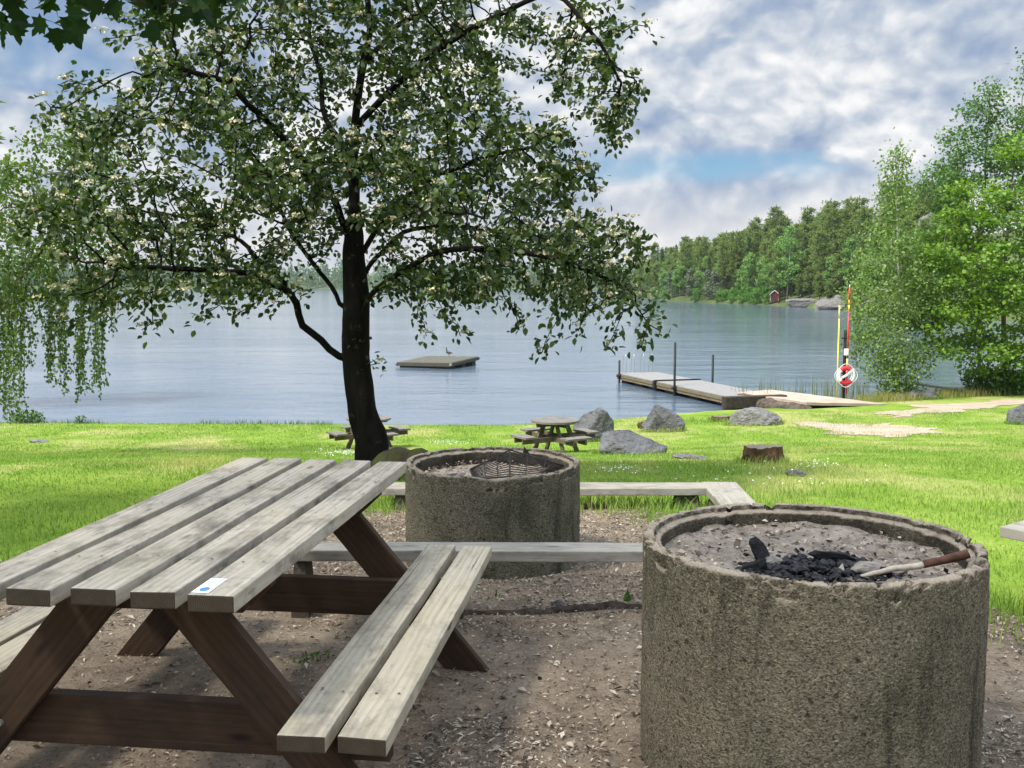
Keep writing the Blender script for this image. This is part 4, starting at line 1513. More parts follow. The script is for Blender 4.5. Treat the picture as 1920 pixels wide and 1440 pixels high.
# ------------------------------------------------------------------ near picnic table
YAW = -math.atan2(.1185, .993)
TC = (-.94, 3.418, 0)
pt = thing('picnic_table', 'large weathered grey plank picnic table with dark A-frame legs in the foreground', 'picnic table', TC, YAW)
ZT = .74
nails = [(-.032, -.66), (.03, -.655), (-.03, .60), (.034, .61), (-.02, -.05), (.028, .02)]
for k, (x, y0, y1) in enumerate(((-.316, -.955, .975), (-.158, -.972, .966), (0, -.945, .955), (.158, -.952, .95), (.316, -.966, .936))):
    plank_obj('tabletop_plank', pt, (.12, y1 - y0, .045), (x, (y0 + y1) / 2, ZT - .0225), M['plank'], R(random.uniform(-.12, .12)), 0,
              [(a + random.uniform(-.006, .006), b_ + random.uniform(-.012, .012)) for a, b_ in nails], k + 1)
ZS = .385
for sx in (1, -1):
    for k, (x, y0, y1) in enumerate(((.530, -.945, .93), (.686, -.94, .925))):
        plank_obj('seat_plank', pt, (.125, y1 - y0, .045), (sx * x, (y0 + y1) / 2, ZS - .0225), M['plank_new'], 0, 0, [(a, b_ + random.uniform(-.012, .012)) for a, b_ in nails[:4]], 10 + k + sx)
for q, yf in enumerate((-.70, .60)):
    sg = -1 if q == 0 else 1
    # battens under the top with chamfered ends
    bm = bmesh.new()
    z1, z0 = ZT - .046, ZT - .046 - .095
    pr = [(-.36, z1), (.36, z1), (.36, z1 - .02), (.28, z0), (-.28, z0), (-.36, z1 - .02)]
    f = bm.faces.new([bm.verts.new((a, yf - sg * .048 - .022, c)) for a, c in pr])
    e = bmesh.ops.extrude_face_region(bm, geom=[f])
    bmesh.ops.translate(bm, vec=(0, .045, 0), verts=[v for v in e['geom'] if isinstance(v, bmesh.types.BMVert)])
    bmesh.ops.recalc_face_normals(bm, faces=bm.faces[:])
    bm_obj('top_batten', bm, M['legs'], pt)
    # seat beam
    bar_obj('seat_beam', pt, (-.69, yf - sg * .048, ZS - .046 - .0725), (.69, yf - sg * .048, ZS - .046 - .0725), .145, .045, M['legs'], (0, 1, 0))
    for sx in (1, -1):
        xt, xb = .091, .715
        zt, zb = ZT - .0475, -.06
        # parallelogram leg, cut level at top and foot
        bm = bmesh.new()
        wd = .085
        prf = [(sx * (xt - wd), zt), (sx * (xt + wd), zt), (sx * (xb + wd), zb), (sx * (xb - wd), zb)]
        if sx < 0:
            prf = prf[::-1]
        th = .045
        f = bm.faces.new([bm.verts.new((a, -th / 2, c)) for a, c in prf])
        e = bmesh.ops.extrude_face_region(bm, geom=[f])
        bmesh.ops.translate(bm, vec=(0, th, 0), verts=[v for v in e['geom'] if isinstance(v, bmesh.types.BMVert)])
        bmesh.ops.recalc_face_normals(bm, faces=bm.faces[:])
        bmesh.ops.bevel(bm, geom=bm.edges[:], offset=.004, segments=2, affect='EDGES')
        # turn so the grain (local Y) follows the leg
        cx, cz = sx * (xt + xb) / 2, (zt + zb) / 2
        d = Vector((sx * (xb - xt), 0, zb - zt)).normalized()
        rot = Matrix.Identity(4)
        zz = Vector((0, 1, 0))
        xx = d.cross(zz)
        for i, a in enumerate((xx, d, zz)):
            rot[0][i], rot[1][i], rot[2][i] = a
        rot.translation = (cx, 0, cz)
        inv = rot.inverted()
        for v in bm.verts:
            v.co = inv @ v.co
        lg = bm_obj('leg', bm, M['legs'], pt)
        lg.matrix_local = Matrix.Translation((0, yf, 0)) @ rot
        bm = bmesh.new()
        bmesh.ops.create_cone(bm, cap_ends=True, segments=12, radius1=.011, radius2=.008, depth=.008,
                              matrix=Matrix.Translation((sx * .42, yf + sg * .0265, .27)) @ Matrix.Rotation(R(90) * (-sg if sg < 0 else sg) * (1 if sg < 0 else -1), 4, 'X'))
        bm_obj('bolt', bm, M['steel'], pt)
    for sx in (.0,):
        pass
# sticker on the front corner of the last plank
bm = bmesh.new()
add_box(bm, (.045, .12, .0012), Matrix.Translation((0, 0, 0)), .0003, 0, 1)
g = bmesh.ops.create_circle(bm, cap_ends=True, radius=.0125, segments=24, matrix=Matrix.Translation((.002, -.034, .0014)) @ Matrix.Scale(1.3, 4, (0, 1, 0)))
for v in g['verts']:
    for f in v.link_faces:
        f.material_index = 1
vs = bmesh.ops.create_grid(bm, x_segments=1, y_segments=1, size=.5, matrix=Matrix.Translation((0, .026, .0012)) @ Matrix.Diagonal((.032, .03, 1, 1)))['verts']
for v in vs:
    for f in v.link_faces:
        f.material_index = 2
st = bm_obj('sticker', bm, [M['white'], M['blue'], M['paleblue']], pt, False, (.284, -.893, ZT + .0028))
tag(st, 'white sticker with a blue dot')


# ------------------------------------------------------------------ fire pits
def fire_pit(name, label, c, Ro, H, wall, mat, seed, chip, front_broken=0.0):
    """concrete well ring: outer wall, chipped rim with a rebate, inner wall"""
    t = thing(name, label, 'fire pit', c)
    n = 420
    th = np.arange(n) * 2 * math.pi / n
    prof = []
    for z in np.linspace(-.10, H - .05, 34):
        prof.append((Ro, z, 0))
    for z in np.linspace(H - .043, H - .012, 6):
        prof.append((Ro, z, .6))
    prof += [(Ro - .002, H - .007, 1), (Ro - .006, H - .002, 1), (Ro - .013, H, .9), (Ro - .022, H + .001, .7), (Ro - .030, H, .35), (Ro - .034, H - .004, .2), (Ro - .036, H - .016, .15), (Ro - .040, H - .021, .1),
             (Ro - wall + .006, H - .023, .15), (Ro - wall, H - .030, .2), (Ro - wall - .002, H - .07, .1), (Ro - wall - .002, H - .16, 0), (Ro - wall - .002, H - .32, 0)]
    V = []
    for r, z, w in prof:
        V.append(np.stack([np.cos(th) * r, np.sin(th) * r, np.full(n, z)], 1))
    V = np.concatenate(V)
    Wt = np.repeat([p[2] for p in prof], n)
    q = V.copy()
    rad_dir = norm(V * np.array([1, 1, 0]))
    rough = .0026 * fbm(q * 60, 3, seed) + .002 * fbm(q * 9, 2, seed + 5)
    ch = np.maximum(0, fbm(q * 16, 5, seed + 9, .72) - chip) * .06
    ch = np.minimum(ch, .035)
    fb = 0
    if front_broken:
        a = np.arctan2(q[:, 1], q[:, 0])
        mask = np.exp(-((np.angle(np.exp(1j * (a + math.pi / 2)))) / 1.0) ** 4)
        fb = front_broken * mask * (.75 + .5 * fbm(q * 7, 3, seed + 3))
        fb = np.maximum(fb, 0) * (q[:, 2] > H - .06)
    V = V + rad_dir * (rough - ch * Wt * .8)[:, None]
    V[:, 2] -= Wt * ch * .9 + fb + .0014 * fbm(q * 16, 2, seed + 2) * (Wt > .05)
    i = np.arange(len(prof) - 1)[:, None] * n
    j = np.arange(n)[None]
    F = np.stack([i + j, i + (j + 1) % n, i + n + (j + 1) % n, i + n + j], -1).reshape(-1, 4)
    np_mesh('concrete_ring', V, F, mat, t, True)
    return t


def ash_bed(label, c, r, zc, zr, seed, dish, zoff=None):
    n, m = 96, 44
    th = np.arange(n) * 2 * math.pi / n
    V = []
    for k in range(m):
        f = (k + .001) / (m - 1)
        rr = r * f
        x, y = np.cos(th) * rr, np.sin(th) * rr
        z = zc + (zr - zc) * f ** 1.6 + dish * (y / r) * f
        V.append(np.stack([x, y, z], 1))
    V = np.concatenate(V)
    V[:, 2] += .012 * fbm(V * 9, 4, seed) + .006 * fbm(V * 34, 3, seed + 1)
    i = np.arange(m - 1)[:, None] * n
    j = np.arange(n)[None]
    F = np.stack([i + j, i + (j + 1) % n, i + n + (j + 1) % n, i + n + j], -1).reshape(-1, 4)
    return tag(np_mesh('ash_bed', V, F, M['ash'], None, True, c), label, 'ash', None, 'stuff')


RC, RR, RH = np.array([.93, 3.11, 0.]), .515, .712
BC, BR, BH = np.array([-.112, 5.80, -.10]), .505, .588
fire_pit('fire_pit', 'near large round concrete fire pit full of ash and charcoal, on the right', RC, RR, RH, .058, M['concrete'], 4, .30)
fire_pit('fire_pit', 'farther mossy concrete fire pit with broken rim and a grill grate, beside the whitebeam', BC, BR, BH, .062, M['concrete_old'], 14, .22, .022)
ash_bed('pale ash and sand filling the near fire pit', RC, RR - .052, RH - .100, RH - .072, 3, .012)
ash_bed('dark ash and sand filling the farther fire pit', BC, BR - .056, BH - .12, BH - .10, 6, .0)


def chunk(sx, sy, sz, seed, sub=2, planes=9):
    return rock_mesh(sx, sy, sz, seed, sub, planes, .12)


# charcoal heap: lumps too many to count, one object
rngc = np.random.default_rng(8)
bmt = bmesh.new()
for k in range(640):
    a = rngc.uniform(0, 6.28)
    rr = rngc.uniform(0, 1) ** .6
    x, y = .03 + .26 * rr * math.cos(a), -.075 + .18 * rr * math.sin(a)
    if k > 520:
        x, y = .12 + rngc.normal(0, .15), -.02 + rngc.normal(0, .10)
    s = rngc.uniform(.010, .030) * (1 if k < 520 else .55)
    z = RH - .104 + .012 * (y / RR) + .030 * max(0, 1 - rr) * rngc.uniform(.3, 1) + .008
    b2 = chunk(s * rngc.uniform(.8, 1.6), s, s * rngc.uniform(.6, 1), 100 + k, 1, 7)
    mtx = Matrix.Translation((x, y, z - s * .3)) @ Matrix.Rotation(rngc.uniform(0, 6.28), 4, 'Z') @ Matrix.Rotation(rngc.normal(0, .5), 4, 'X')
    b2.transform(mtx)
    me_ = bpy.data.meshes.new('t')
    b2.to_mesh(me_)
    b2.free()
    bmt.from_mesh(me_)
    bpy.data.meshes.remove(me_)
tag(bm_obj('charcoal', bmt, M['coal'], None, False, RC), 'heap of black charcoal lumps in the near fire pit', 'charcoal', None, 'stuff')


def log_piece(label, p0, p1, r, mat, seed, name='charred_wood', cat='burnt wood'):
    p0, p1 = np.array(p0, float), np.array(p1, float)
    L = np.linalg.norm(p1 - p0)
    bm = rock_mesh(2 * r, 1.7 * r, L + r * .6, 300 + seed, 4, 11, .07)
    z = Vector((p1 - p0) / L)
    m = bar_mtx(p0 - p0, p1 - p0, (0, .3, 1) if abs(z.z) < .8 else (0, 1, 0))
    m.translation = Vector((0, 0, 0)) - z * r * .3
    bm.transform(m)
    return tag(bm_obj(name, bm, mat, None, False, p0), label, cat)


zc_ = RH - .088
log_piece('charred billet standing up at the back of the charcoal heap', RC + [-.125, .03, zc_ - .02], RC + [-.155, .075, zc_ + .060], .026, M['char'], 1)
log_piece('charred block at the left end of the charcoal heap', RC + [-.215, -.045, zc_ - .01], RC + [-.145, -.02, zc_ + .015], .028, M['char'], 2)
log_piece('pale burnt block beside the charred billet', RC + [-.15, .0, zc_], RC + [-.085, .015, zc_ + .012], .020, M['ashwood'], 3)
log_piece('charred log behind the charcoal heap', RC + [.02, .06, zc_ + .01], RC + [.15, .035, zc_ + .012], .026, M['char'], 4)
log_piece('half burnt grey billet at the right end of the charcoal heap', RC + [.105, -.085, zc_ + .012], RC + [.185, -.10, zc_ + .014], .028, M['ashwood'], 5)
log_piece('black charred end of the grey billet', RC + [.18, -.10, zc_ + .010], RC + [.215, -.115, zc_ + .004], .027, M['char'], 6)
# crumbs and flakes lying on both ash beds
rngc = np.random.default_rng(18)
for c, r, z_, lab in ((RC, RR - .07, RH - .090, 'flakes and crumbs strewn over the near ash'), (BC, BR - .07, BH - .108, 'flakes and crumbs strewn over the far ash')):
    n = 1500
    rad_ = r * np.sqrt(rngc.uniform(0, 1, n))
    a = rngc.uniform(0, 6.28, n)
    f = rad_ / (r + .018)
    pos = np.stack([np.cos(a) * rad_, np.sin(a) * rad_, z_ - RH * 0 - .010 + .028 * f ** 1.6 + .012 * np.sin(a) * f ** 2 + rngc.uniform(.0, .012, n)], 1)
    ax = np.stack([rngc.normal(0, 1, n), rngc.normal(0, 1, n), rngc.normal(0, .3, n)], 1)
    L = np.clip(rngc.lognormal(-4.4, .5, n), .005, .045)
    V, F = leaf_geo(pos, ax, rngc.normal(0, .4, (n, 3)) + np.array([0, 0, 1.0]), L, L * rngc.uniform(.3, .8, n), 'quad')
    tag(np_mesh('ash_litter', V, F, M['chip'], None, False, c), lab, 'litter', None, 'stuff')
# peeled stick with a red-brown bark end, leaning on the rim
q0, q1, q2 = PZ(1612, 1081, RH - .082), PZ(1738, 1058, RH - .045), PZ(1818, 1038, RH - .004)
stk = thing('stick', 'peeled branch with red-brown bark end lying over ash to the right rim', 'stick', q0)
sp = smooth_path([q0 - q0, (q0 + q1) / 2 - q0 + [0, 0, .004], q1 - q0, q2 - q0], 26, .004, 3)
rr_ = np.interp(np.linspace(0, 1, 26), [0, .1, .6, 1], [.005, .007, .010, .0125])
V, F, T = tube_np(sp[:17], rr_[:17], 10)
V += norm(V - V.mean(0)) * (.002 * fbm(V * 60, 2, 3))[:, None]
np_mesh('peeled_wood', V, [F, T], simple('peeled_wood', (.40, .35, .28), .8, .2, var=.25, scale=50, bump=.3), stk, True)
V, F, T = tube_np(sp[16:], rr_[16:] * 1.12, 10)
V += norm(V - V.mean(0)) * (.003 * fbm(V * 40, 2, 7))[:, None]
np_mesh('bark_end', V, [F, T], simple('red_bark', (.085, .042, .028), .8, .2, var=.5, scale=40, bump=.5), stk, True)
log_piece('small pale stick lying beside the peeled branch', RC + [.20, -.11, zc_ - .004], RC + [.32, -.05, zc_ + .006], .014, M['ashwood'], 9, 'stick', 'stick')

# grill grate, folded like a low tent
gr = thing('grill_grate', 'rusty black wire grill grate bent into a ridge over the far fire pit', 'grate', BC + [.12, -.02, BH])
nb = NB()
wr = NB()
A_, B_ = np.array([-.235, -.16, -.055]), np.array([.005, -.20, -.050])
ridge0, ridge1 = np.array([-.02, .16, .035]), np.array([-.02, -.22, -.052])
lft0, lft1 = np.array([-.25, .0, -.052]), np.array([-.22, -.26, -.060])
rgt0, rgt1 = np.array([.30, .05, -.042]), np.array([.24, -.24, -.058])
for a, b_ in ((ridge0, lft0), (lft0, lft1), (lft1, ridge1), (ridge0, rgt0), (rgt0, rgt1), (rgt1, ridge1), (ridge0, ridge1)):
    nb.tube(np.array([a, b_]), .0045, 6)
for k in range(1, 11):
    t = k / 11
    wr.tube(np.array([ridge0 + (ridge1 - ridge0) * t, lft0 + (lft1 - lft0) * t]), .003, 5)
    wr.tube(np.array([ridge0 + (ridge1 - ridge0) * t, rgt0 + (rgt1 - rgt0) * t]), .003, 5)
for t in (.33, .66):
    wr.tube(np.array([ridge0 + (lft0 - ridge0) * t, ridge1 + (lft1 - ridge1) * t]), .003, 5)
    wr.tube(np.array([ridge0 + (rgt0 - ridge0) * t, ridge1 + (rgt1 - ridge1) * t]), .003, 5)
nb.build('frame', M['iron'], gr)
wr.build('wires', M['iron'], gr)
bm = bmesh.new()
vs = [bm.verts.new(c) for c in ((0, 0, -.05), (.085, .01, -.05), (.105, .05, -.045), (.045, .02, .022), (.02, .015, .055))]
bm.faces.new([vs[0], vs[1], vs[3], vs[4]])
bm.faces.new([vs[1], vs[2], vs[3]])
bmesh.ops.solidify(bm, geom=bm.faces[:], thickness=.004)
tag(bm_obj('metal_plate', bm, M['rustplate'], None, False, BC + [.165, .22, BH - .015]), 'bent triangular metal plate standing behind the grill grate', 'metal plate')
for k, (x0, y0, x1, y1, rr, m_, lab) in enumerate(((-.40, -.16, -.30, -.10, .018, 'ashwood', 'grey burnt stick at the left rim of the far pit'), (-.30, -.05, -.20, -.02, .022, 'ashwood', 'pale broken brick-like burnt piece left of the grill grate'), (-.22, -.12, -.16, -.05, .020, 'ashwood', 'short burnt chunk just left of the grill grate'),
                                                   (.30, .10, .38, .16, .022, 'char', 'black charred chunk behind the right end of the grill grate'))):
    log_piece(lab, BC + [x0, y0, BH - .085], BC + [x1, y1, BH - .075], rr, M[m_], 20 + k)


# ------------------------------------------------------------------ low benches
def bench(label, a, b_, w, ztop, mat, supports, t=.052, sw=1.0):
    a, b_ = np.array(a, float), np.array(b_, float)
    mid = (a + b_) / 2
    d = b_ - a
    L = np.linalg.norm(d)
    yaw = math.atan2(-d[0], d[1])
    g = gz1(mid[0], mid[1])
    o = thing('low_bench', label, 'bench', (mid[0], mid[1], g), yaw, 'low benches around the fire pits')
    plank_obj('seat', o, (w, L, t), (0, 0, ztop - g - t / 2), mat, 0, 0, None, random.randint(0, 99))
    for s in supports:
        bm = bmesh.new()
        y = (s - .5) * L
        hgt = ztop - g - t - .002
        q = bmesh.ops.create_cube(bm, size=1)['verts']
        for v in q:
            up = v.co.z > 0
            v.co = Vector((v.co.x * w * (.72 if up else .95), y + v.co.y * (.15 if up else .27) * sw, hgt if up else -.12))
        bmesh.ops.bevel(bm, geom=bm.edges[:], offset=.008, segments=2, affect='EDGES')
        bm_obj('support', bm, M['blockconc'], o)
    return o


def bp_(px, py, z):
    return PZ(px, py, z)[:2]


a, b_ = bp_(552, 1030, .275), bp_(1250, 1032, .275)
bench('low grey plank bench in front of the far fire pit, under the picnic seat end', (a[0], a[1] + .06), (b_[0] + .45, b_[1] + .06), .17, .275, M['plank_dark'], (.012, .90), .052, .4)
yb = 7.75
zb = 1.5 - yb * math.tan(math.atan((910 - 720) / FPX) + PITCH)
xl, xr = (715 - 960) / FPX * yb, (1336 - 960) / FPX * yb
bench('low grey bench behind the far fire pit, along the lawn edge', (xl, yb), (xr, yb), .24, zb, M['plank_dark'], (.07, .93), .055)
xs0 = (1356 - 960) / FPX * yb
bench('low bench running from the lawn corner towards the near fire pit', (xs0 + .015, yb + .12), (xs0 - .06, 5.35), .27, zb + .004, M['plank_dark'], (.10, .9), .055)
bench('low bench whose corner pokes in at the right frame edge', (2.44, 4.84), (3.35, 3.55), .24, .345, M['plank_dark'], (.15, .85))


# ------------------------------------------------------------------ round picnic tables
def round_table():
    t = thing('round_picnic_table', 'x', 'picnic table', (0, 0, 0), 0, 'round picnic tables on the lawn')
    n = 40
    for k in range(6):
        w = 1.04 / 6
        x = -.52 + w * (k + .5)
        bm = bmesh.new()
        f = [(x + sx * w * .47) for sx in (-1, 1)]
        pts = []
        m = 5
        for i in range(m):
            xx = f[0] + (f[1] - f[0]) * i / (m - 1)
            pts.append((xx, math.sqrt(max(.0004, .52 ** 2 - xx * xx))))
        loop = pts + [(a, -b2) for a, b2 in pts[::-1]]
        fc = bm.faces.new([bm.verts.new((a, b2, .675)) for a, b2 in loop])
        e = bmesh.ops.extrude_face_region(bm, geom=[fc])
        bmesh.ops.translate(bm, vec=(0, 0, .045), verts=[v for v in e['geom'] if isinstance(v, bmesh.types.BMVert)])
        bmesh.ops.recalc_face_normals(bm, faces=bm.faces[:])
        bm_obj('tabletop_plank', bm, M['plank_grey'], t)
    for k in range(2):
        bm = bmesh.new()
        s = k * math.pi / 2
        mt = Matrix.Rotation(s, 4, 'Z')
        add_box(bm, (.95, .05, .09), mt @ Matrix.Translation((0, 0, .628 - .002 * k)), .004)
        bm_obj('top_bearer', bm, M['oldleg'], t)
        bm = bmesh.new()
        for off in (-.16, .16):
            add_box(bm, (1.86, .04, .11), mt @ Matrix.Translation((0, off, .325 + .006 * k)), .004)
        bm_obj('seat_bearer', bm, M['oldleg'], t)
    for k in range(4):
        s = math.pi / 4 + k * math.pi / 2
        q = Matrix.Rotation(k * math.pi / 2, 4, 'Z')
        for off in (-.105,):
            p0 = q @ Vector((.20, off, .67))
            p1 = q @ Vector((.52, off, -.05))
            bar_obj('leg', t, p0, p1, .095, .045, M['oldleg'], q @ Vector((0, 1, 0)))
        bm = bmesh.new()
        for off in (-.073, .073):
            add_box(bm, (.138, .62, .045), q @ Matrix.Translation((.80 + off, 0, .408)), .005)
        bm_obj('seat', bm, M['plank_grey'], t)
    return t


rt1 = round_table()
p = on_ground(692, 23.6)
rt1.location = tuple(float(c) for c in p)
rt1.rotation_euler = (0, 0, R(33))
rt1['label'] = 'round grey picnic table half hidden behind the whitebeam trunk'
rt2 = rt1.copy()
COL.objects.link(rt2)
for ch in rt1.children:
    c = ch.copy()
    COL.objects.link(c)
    c.parent = rt2
p = on_ground(1041, 21.6)
rt2.location = tuple(float(c) for c in p)
rt2.rotation_euler = (0, 0, R(31))
rt2['label'] = 'round grey picnic table with four attached seats beside the boulders'


# ------------------------------------------------------------------ raft and goose
rc = [PZ(747, 677, -2.66), PZ(850, 686, -2.66), PZ(894, 672, -2.66), PZ(790, 667.5, -2.66)]
a_, b2_, d_ = rc[0], rc[1], rc[2]
mid = (rc[0] + rc[2]) / 2
ex = (b2_ - a_)
yaw = math.atan2(ex[1], ex[0])
Lx = Ly = 3.35
yaw = R(-24)
ra = thing('swimming_raft', 'square weathered swimming raft floating on the lake', 'raft', (mid[0], mid[1], WATER), yaw)
ra.rotation_euler = (R(2.2), R(-1.0), yaw)
nbd = 16
bm = bmesh.new()
for k in range(nbd):
    add_box(bm, (Lx / nbd - .02, Ly, .04), Matrix.Translation((-Lx / 2 + Lx / nbd * (k + .5), 0, .345 + .003 * (k % 3))), .004)
bm_obj('deck', bm, M['raftdeck'], ra)
bm = bmesh.new()
for s in (-1, 1):
    add_box(bm, (Lx + .06, .06, .17), Matrix.Translation((0, s * (Ly / 2 + .0), .25)), .006)
    add_box(bm, (.06, Ly - .07, .17), Matrix.Translation((s * (Lx / 2), 0, .252)), .006)
bm_obj('edge_beam', bm, M['raftside'], ra)
bm = bmesh.new()
for s in (-1, 0, 1):
    add_box(bm, (Lx - .2, .5, .34), Matrix.Translation((0, s * (Ly / 2 - .4), .02)), .04)
bm_obj('float', bm, M['raftside'], ra)
bm = bmesh.new()
for x, y in ((-1, -1), (1, -1), (1, 1), (-1, 1)):
    add_box(bm, (.12, .1, .12), Matrix.Translation((x * Lx / 2, y * (Ly / 2 + .05), .27)), .01)
bm_obj('cleat', bm, M['steel'], ra)

gp_ = PZ(842, 669.0, -2.62)
go = thing('goose', 'grey-brown goose with dark neck standing on the raft', 'goose', gp_, R(200))
go.scale = (.66, .66, .66)
sp = smooth_path([(-.36, 0, .30), (-.22, 0, .33), (-.05, 0, .36), (.12, 0, .40), (.20, 0, .50), (.22, 0, .62), (.21, 0, .72), (.23, 0, .78), (.27, 0, .785), (.33, 0, .765)], 44)
rr_ = np.interp(np.linspace(0, 1, 44), [0, .1, .25, .38, .46, .54, .66, .74, .80, .86, .93, 1], [.015, .06, .125, .13, .10, .055, .035, .032, .05, .05, .022, .008])
V, F, T = tube_np(sp, rr_, 14)
bg = MB('goose_feathers')
z_ = bg.sep(bg.coord())[2]
x_ = bg.sep(bg.coord())[0]
cg = bg.ramp(z_, [(.22, (.34, .30, .25)), (.34, (.16, .125, .095)), (.48, (.24, .20, .16)), (.55, (.03, .028, .026))])
M['goose'] = bg.done(bg.mix(bg.noise(bg.coord(), 22, 4, .6), cg, (.10, .08, .06)), .8)
np_mesh('body', V, [F, T], M['goose'], go, True)
nb = NB()
for s in (-1, 1):
    nb.tube(np.array([(-.02, s * .06, .27), (.0, s * .06, .14), (-.01, s * .06, .02)]), [.02, .011, .010], 7)
    nb.tube(np.array([(-.01, s * .06, .012), (.08, s * .07, .010)]), [.012, .022], 6)
nb.build('legs', M['iron'], go)

# ------------------------------------------------------------------ dock
dk = thing('dock', 'long narrow pontoon dock with steel posts and bathing ladders reaching into the lake', 'dock', (7.9, 36.6, WATER))
A = np.array([7.95, 36.5])
B = np.array([4.85, 46.7])
dv = (B - A) / np.linalg.norm(B - A)
rv = np.array([dv[1], -dv[0]])
DL = np.linalg.norm(B - A)
dk.rotation_euler = (0, 0, math.atan2(dv[1], dv[0]) - math.pi / 2)
dk.location = (A[0], A[1], WATER)
DW = 2.0
ZD = .42
segs = [(0.0, DL * .60), (DL * .60 + .05, DL)]
for s0, s1 in segs:
    L = s1 - s0
    bm = bmesh.new()
    nn = int(L / .145)
    for k in range(nn):
        add_box(bm, (DW, L / nn - .008, .035), Matrix.Translation((DW / 2, s0 + L / nn * (k + .5), ZD - .018)), .003, 0, 1)
    o = bm_obj('deck', bm, M['deck'], dk)
    for sx, nm in ((0.0, 'side_beam'), (DW, 'side_beam')):
        bm = bmesh.new()
        add_box(bm, (.06, L, .13), Matrix.Translation((sx, s0 + L / 2, ZD - .105)), .004)
        add_box(bm, (.05, L, .09), Matrix.Translation((sx + (.02 if sx == 0 else -.02), s0 + L / 2, ZD - .235)), .004)
        bm_obj('side_beam', bm, M['dockside'], dk)
    bm = bmesh.new()
    for f in (.15, .5, .85):
        add_box(bm, (DW - .3, .9, .36), Matrix.Translation((DW / 2, s0 + L * f, ZD - .40)), .05)
    bm_obj('float', bm, M['tar'], dk)
bm = bmesh.new()
add_box(bm, (DW + .14, .10, .05), Matrix.Translation((DW / 2, DL * .60 + .02, ZD + .03)), .004)
add_box(bm, (.12, .22, .34), Matrix.Translation((-.05, DL * .60 + .02, ZD - .14)), .01)
bm_obj('joint_plate', bm, M['iron'], dk)
for x, yf, h in ((-.08, .955, .62), (-.08, .42, 1.75), (DW + .08, .50, 1.15)):
    nb = NB()
    nb.tube(np.array([(x, DL * yf, -1.6), (x, DL * yf, ZD + h)]), .048, 10)
    o = nb.build('mooring_post', M['iron'], dk)
    bm = bmesh.new()
    add_box(bm, (.2, .2, .10), Matrix.Translation((x, DL * yf, ZD - .1)), .01)
    bm_obj('bracket', bm, M['iron'], o)
for x0, yy in ((.35, DL + .03), (1.25, DL + .03)):
    nb = NB()
    for s in (0, .42):
        nb.tube(smooth_path([(x0 + s, yy + .12, -1.1), (x0 + s, yy + .10, ZD + .3), (x0 + s, yy - .02, ZD + .82), (x0 + s, yy - .25, ZD + .75), (x0 + s, yy - .30, ZD)], 20), .010, 7)
    for k in range(4):
        nb.tube(np.array([(x0, yy + .11, -.6 + .3 * k), (x0 + .42, yy + .11, -.6 + .3 * k)]), .011, 6)
    nb.build('bathing_ladder', M['steel'], dk)
bm = bmesh.new()
add_box(bm, (DW + .5, .34, .44), Matrix.Translation((DW / 2 - .12, -.12, ZD - .17)), .03)
bm_obj('end_fender', bm, M['tar'], dk)

# landing ramp
q = [PZ(1380, 735, -2.50), PZ(1512, 754.5, -2.62), hit(1665, 759) + np.array([0, 0, .03]), PZ(1446, 730.5, -2.50)]
rm = thing('landing_ramp', 'pinkish concrete landing ramp with rough dark stone side leading to the dock', 'ramp', q[0])
bm = bmesh.new()
tv = [bm.verts.new(c - q[0]) for c in q]
f = bm.faces.new(tv)
if f.normal.z < 0:
    f.normal_flip()
bm.normal_update()
e = bmesh.ops.extrude_face_region(bm, geom=[f])
bmesh.ops.translate(bm, vec=(0, 0, -.10), verts=[v for v in e['geom'] if isinstance(v, bmesh.types.BMVert)])
bmesh.ops.recalc_face_normals(bm, faces=bm.faces[:])
bm_obj('slab', bm, M['slabconc'], rm)
pa, pb = q[0] - q[0], q[1] - q[0]
nb = NB()
pth = smooth_path([pa + [0, -.05, -.34], (pa + pb) / 2 + [-.03, -.08, -.36], pb + [.2, -.1, -.36]], 26, .03, 2)
V, F, T = tube_np(pth, np.interp(np.linspace(0, 1, 26), [0, .05, .9, 1], [.26, .30, .27, .15]), 18)
V += norm(V - np.repeat(np.concatenate([pth, pth[[0, -1]]]), [18] * 26 + [1, 1], axis=0)) * (.07 * fbm(V * 4, 4, 5))[:, None]
np_mesh('side_stone', V, [F, T], simple('rough_dark_stone', (.085, .068, .055), .95, .1, var=.6, scale=7, bump=.8, bscale=22, bdist=.03), rm, True)

# ------------------------------------------------------------------ rescue equipment
bp = PZ(1581, 748, WATER + .0)
bp = on_ground(1581, 39.4)
bz = float(bp[2])
rp_ = thing('rescue_post', 'dark slim post carrying a white box at the shore, behind the lifebuoy', 'post', bp)
s_ = 39.4 / FPX


def hz(py):
    return float(P(1581, py, 39.4)[2] - bz)


nb = NB()
nb.tube(np.array([(0, 0, -.4), (0, 0, hz(620))]), .058, 10)
nb.build('pole', M['iron'], rp_)
bm = bmesh.new()
add_box(bm, (.18, .10, .27), Matrix.Translation((.02, -.115, hz(660))), .05, 0, 3)
bm_obj('box', bm, M['white'], rp_)
bm = bmesh.new()
for z in (hz(634), hz(700)):
    add_box(bm, (.24, .05, .05), Matrix.Translation((-.03, -.04, z)), .006)
bm_obj('hook', bm, M['iron'], rp_)
